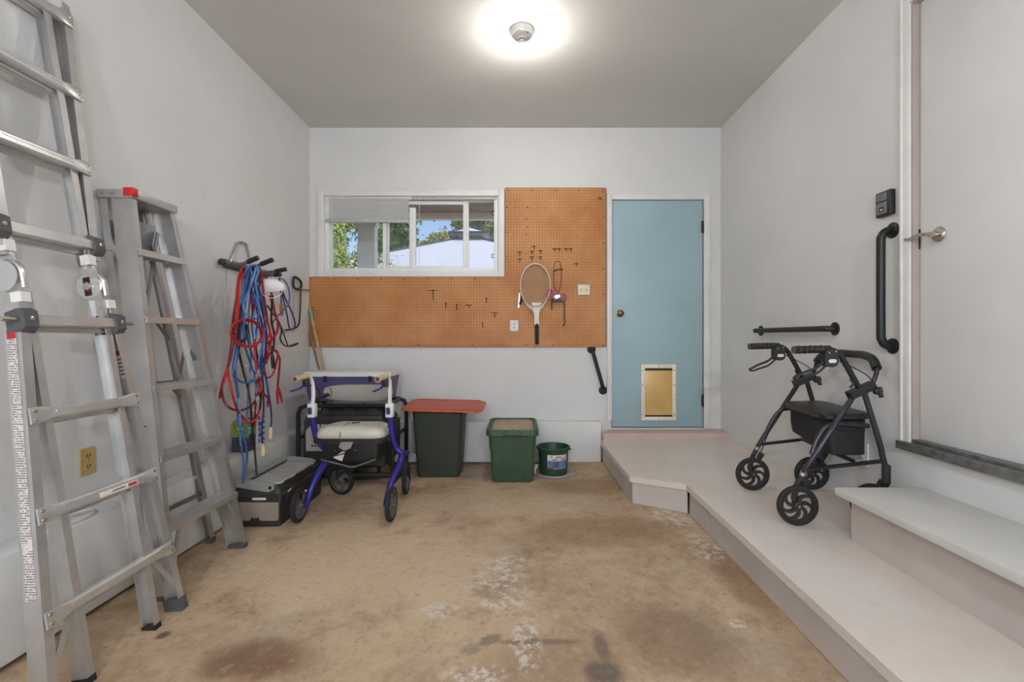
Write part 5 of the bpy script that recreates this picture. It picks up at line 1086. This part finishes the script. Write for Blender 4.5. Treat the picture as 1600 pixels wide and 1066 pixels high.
MB().rloft([(sx, 2.995, .418, .455, .275, .05), (sx, 2.995, .45, .462, .282, .05)]).build('seat_pan', M_DARKPL, bw)
MB().tube([(sx - .05, 2.862, .44), (sx - .048, 2.858, .47), (sx - .046, 2.90, .512), (sx - .04, 2.99, .530)], .005, 6, sm=4).build('seat_strap', M_GREYP, seat)
MB().box((sx + .005, 2.99, .529), (.05, .02, .004), Matrix.Rotation(.4, 3, 'Z')).build('seat_mark', M_DARKPL, seat)
bgm = MB(); sec = []
for z, k_, dd in ((.415, 1.0, 0), (.37, 1.0, .01), (.325, .98, .014), (.312, .94, .01)): sec.append([V((sx + .005 + x * k_, 2.99 + y * k_ + dd * math.sin(x * 22), z - (.04 * (1 - abs(x) / .2) if z < .32 else 0))) for x, y in rrect(.36, .22, .02, 6)])
bgm.loft(sec); bag = bgm.build('storage_bag', M_BAGB, bw)
MB().tube([(sx - .17, 2.868, .318), (sx - .06, 2.866, .292), (sx + .02, 2.866, .272), (sx + .08, 2.868, .286), (sx + .175, 2.868, .32)], .006, 6, sm=4).build('bag_hem', M_RIMG, bag)
MB().ext([(-.055, -.012), (.0, -.035), (.028, .045)], (sx - .035, 2.862, .345), (sx - .035, 2.858, .345), V((1, 0, 0)), V((0, 0, 1))).build('bag_tag', M_STICK, bag)
MB().ext([(-.055, .0), (-.03, .05), (.045, .05), (.02, -.008), (-.02, -.025)], (sx - .0, 2.860, .40), (sx - .0, 2.856, .40), V((1, 0, 0)), V((0, 0, 1))).build('bag_buckle', M_GREYP, bag)
for a_, b_ in (((sx - .15, 2.85, .325), (sx + .03, 2.85, .375)), ((sx - .06, 2.852, .382), (sx + .06, 2.852, .37))): MB().bar(a_, b_, .004, .018, (0, 1, 0)).build('bag_strap', M_DARKPL, bag)
for dx in (-.075, .055): MB().lathe([(.006, 0), (.004, .004)], (sx + dx, 2.852, .378), (0, -1, 0), 8).build('rivet', M_STEEL, bag)
MB().tube([(-1.235, 3.0, .31), (-.90, 3.0, .31)], .011, 8).build('cross_bar', M_DARKPL, bw)
pts = [(-1.30, 3.065, .715), (-1.22, 3.10, .712), (-1.07, 3.115, .708), (-.92, 3.10, .712), (-.845, 3.065, .715)]
bp = MB(); sp_ = spline(pts, 6); sec = []
for i, p in enumerate(sp_):
    f_ = i / (len(sp_) - 1); h_ = .030 + .030 * math.sin(math.pi * f_) ** .6
    sec.append([p + V((0, .022 * math.cos(a_), h_ * math.sin(a_))) for a_ in [2 * math.pi * k_ / 14 for k_ in range(14)]])
bp.loft(sec); bpo = bp.build('back_pad', M_GREYP, bw, 60)
MB().tube([(-1.262, 3.052, .755), (-1.25, 3.055, .72), (-1.262, 3.052, .68)], .004, 6, sm=4).build('pad_seam', M_RIMG, bpo)

# ================================================================== BINS AND BUCKET
M_BINB = mat('dark_green_bin', (60, 68, 58), .5, var=.07, scale=5); M_REDLID = mat('red_orange_lid', (188, 84, 58), .45, var=.06, scale=5, dirt=((166, 66, 46), 6, .5, .4)); M_TOTE = mat('green_tote', (58, 82, 62), .45, var=.07, scale=6); M_DUST = mat('sandy_debris', (178, 158, 134), .9, var=.25, scale=60, bump=.5, bscale=90); M_BUCKET = mat('green_bucket', (38, 74, 54), .45, var=.08, scale=8)
bx, by = -.628, 3.725; bz = zf(bx, 3.6) + .002
bn = thing('waste_bin', (bx, by, bz), 'tall dark green bin under a big red lid', 'bin')
MB().rloft([(bx, by, bz, .325, .27, .03), (bx, by, bz + .01, .335, .28, .03), (bx, by, .50, .395, .36, .035), (bx, by, .525, .405, .37, .035), (bx, by, .525, .385, .35, .035), (bx, by, bz + .02, .32, .265, .03)], True).build('bin_body', M_BINB, bn)
MB().span((bx + .13, by - .195, .495), (bx + .165, by - .183, .515), .003).build('latch', M_SLOT, bn)
Rl = Matrix.Translation((-.585, 3.70, .528)) @ Matrix.Rotation(math.radians(1.2), 4, 'X') @ Matrix.Rotation(math.radians(1.5), 4, 'Y')
ld = bn
ld = MB(Rl).rloft([(0, 0, .0, .60, .50, .07), (0, 0, .006, .635, .535, .085), (0, 0, .014, .63, .53, .085), (0, 0, .024, .575, .475, .07), (0, 0, .026, .55, .45, .06), (0, 0, .018, .53, .43, .055)], n=6).build('lid', M_REDLID, bn); ld['label'] = 'big red-orange plastic lid'
MB(Rl).span((-.03, -.155, .017), (.11, -.145, .022), .002).build('raised_mark', M_REDLID, ld)
MB(Rl).rloft([(0, 0, .0165, .50, .40, .05), (0, 0, .0215, .49, .39, .05)], n=6).build('centre_panel', M_REDLID, ld)
tx, ty = -.04, 3.66; tz2 = zf(tx, 3.5) + .002
tt = thing('storage_tote', (tx, ty, tz2), 'green storage tote with debris on its lid', 'tote')
MB().rloft([(tx, ty, tz2, .30, .42, .03), (tx, ty, tz2 + .012, .315, .435, .03), (tx, ty, .24, .338, .47, .035), (tx, ty, .243, .348, .48, .035), (tx, ty, .37, .362, .50, .035)]).build('tub', M_TOTE, tt)
MB().rloft([(tx, ty, .352, .395, .545, .05), (tx, ty, .356, .40, .55, .05), (tx, ty, .392, .395, .545, .05), (tx, ty, .40, .38, .53, .045), (tx, ty, .40, .355, .505, .04), (tx, ty, .388, .345, .495, .04)], n=6).build('tote_lid', M_TOTE, tt)
MB().rloft([(tx, ty, .387, .32, .46, .05), (tx, ty, .3925, .29, .42, .06)], n=6).build('lid_debris', M_DUST, tt)['kind'] = 'stuff'
for x in (-.09, .09): MB().loft([[V((tx + x * k_ - .006, ty - w_ / 2 - .006, z)), V((tx + x * k_ + .006, ty - w_ / 2 - .006, z)), V((tx + x * k_ + .006, ty - w_ / 2 + .01, z)), V((tx + x * k_ - .006, ty - w_ / 2 + .01, z))] for z, w_, k_ in ((tz2 + .015, .435, .75), (.24, .472, .68), (.352, .5, .7))]).build('tub_rib', M_TOTE, tt)
MB().span((tx - .065, ty - .292, .358), (tx + .068, ty - .268, .386), .006).build('clip_handle', M_TOTE, tt)
bkx, bky = .288, 3.685; bkz = zf(bkx, bky) + .002
bk = thing('heated_bucket', (bkx, bky, bkz), 'small dark green bucket with a printed label', 'bucket')
MB().lathe([(.001, 0), (.108, 0), (.112, .006), (.121, .19), (.133, .192), (.135, .21), (.131, .216), (.124, .216), (.118, .20), (.108, .02), (.001, .018)], (bkx, bky, bkz), n=36).build('pail', M_BUCKET, bk)
def patch(a0, a1, z0, z1, off, mt, nm):
    q = MB(); n = 8; ring = lambda z, rr: [V((bkx + rr * math.sin(a0 + (a1 - a0) * i / n), bky - rr * math.cos(a0 + (a1 - a0) * i / n), bkz + z)) for i in range(n + 1)]
    r_ = lambda z: .112 + (z - .006) * .049 + off
    A, B, C_, D_ = ring(z0, r_(z0)), ring(z1, r_(z1)), ring(z1, r_(z1) - .001), ring(z0, r_(z0) - .001)
    q.loft([A, B, C_, D_], cap=False); vv = A + B; q = MB(); q.add(A + B, [(i, i + 1, n + 2 + i, n + 1 + i) for i in range(n)]); return q.build(nm, mt, bk)
M_LBLUE = mat('label_blue', (96, 124, 168), .5, var=.25, scale=60); M_LPURP = mat('label_purple', (98, 88, 132), .5, var=.2, scale=40)
patch(-.48, .95, .058, .168, .0015, M_STICK, 'label'); patch(-.46, .93, .061, .122, .0025, M_LBLUE, 'label_picture'); patch(-.10, .28, .068, .118, .0035, M_LPURP, 'label_picture'); patch(-.47, -.1, .058, .070, .0038, M_REDINK, 'label_strip')
for i, (a0, a1, z0, z1) in enumerate(((-.24, -.17, .148, .160), (.10, .18, .142, .160), (.24, .32, .142, .160), (.36, .44, .144, .158), (.74, .82, .150, .160), (-.16, .18, .128, .136), (.45, .80, .130, .138))): patch(a0, a1, z0, z1, .003, M_INK if i != 6 else M_REDINK, 'label_print')
for a_ in (-1.9, 1.25): MB().lathe([(.010, 0), (.008, .012)], (bkx + .132 * math.sin(a_), bky - .132 * math.cos(a_), bkz + .20), (math.sin(a_), -math.cos(a_), 0), 10).build('bail_lug', M_BUCKET, bk)
cp_ = [(bkx + .155 * math.cos(a_) * (1 + .25 * max(0, math.cos(a_))), bky + .16 * math.sin(a_), zf(bkx, bky) + .009) for a_ in [math.radians(200 + 20 * i) for i in range(10)]]
MB().tube(cp_, .006, 7, sm=4).build('power_cord', M_CGREY, bk)
MB().tube([cp_[0], V(cp_[0]) + V((-.006, -.01, .03)), V(cp_[0]) + V((.008, -.012, .075))], [.008, .009, .011], 8).build('plug', M_TRIM, bk)
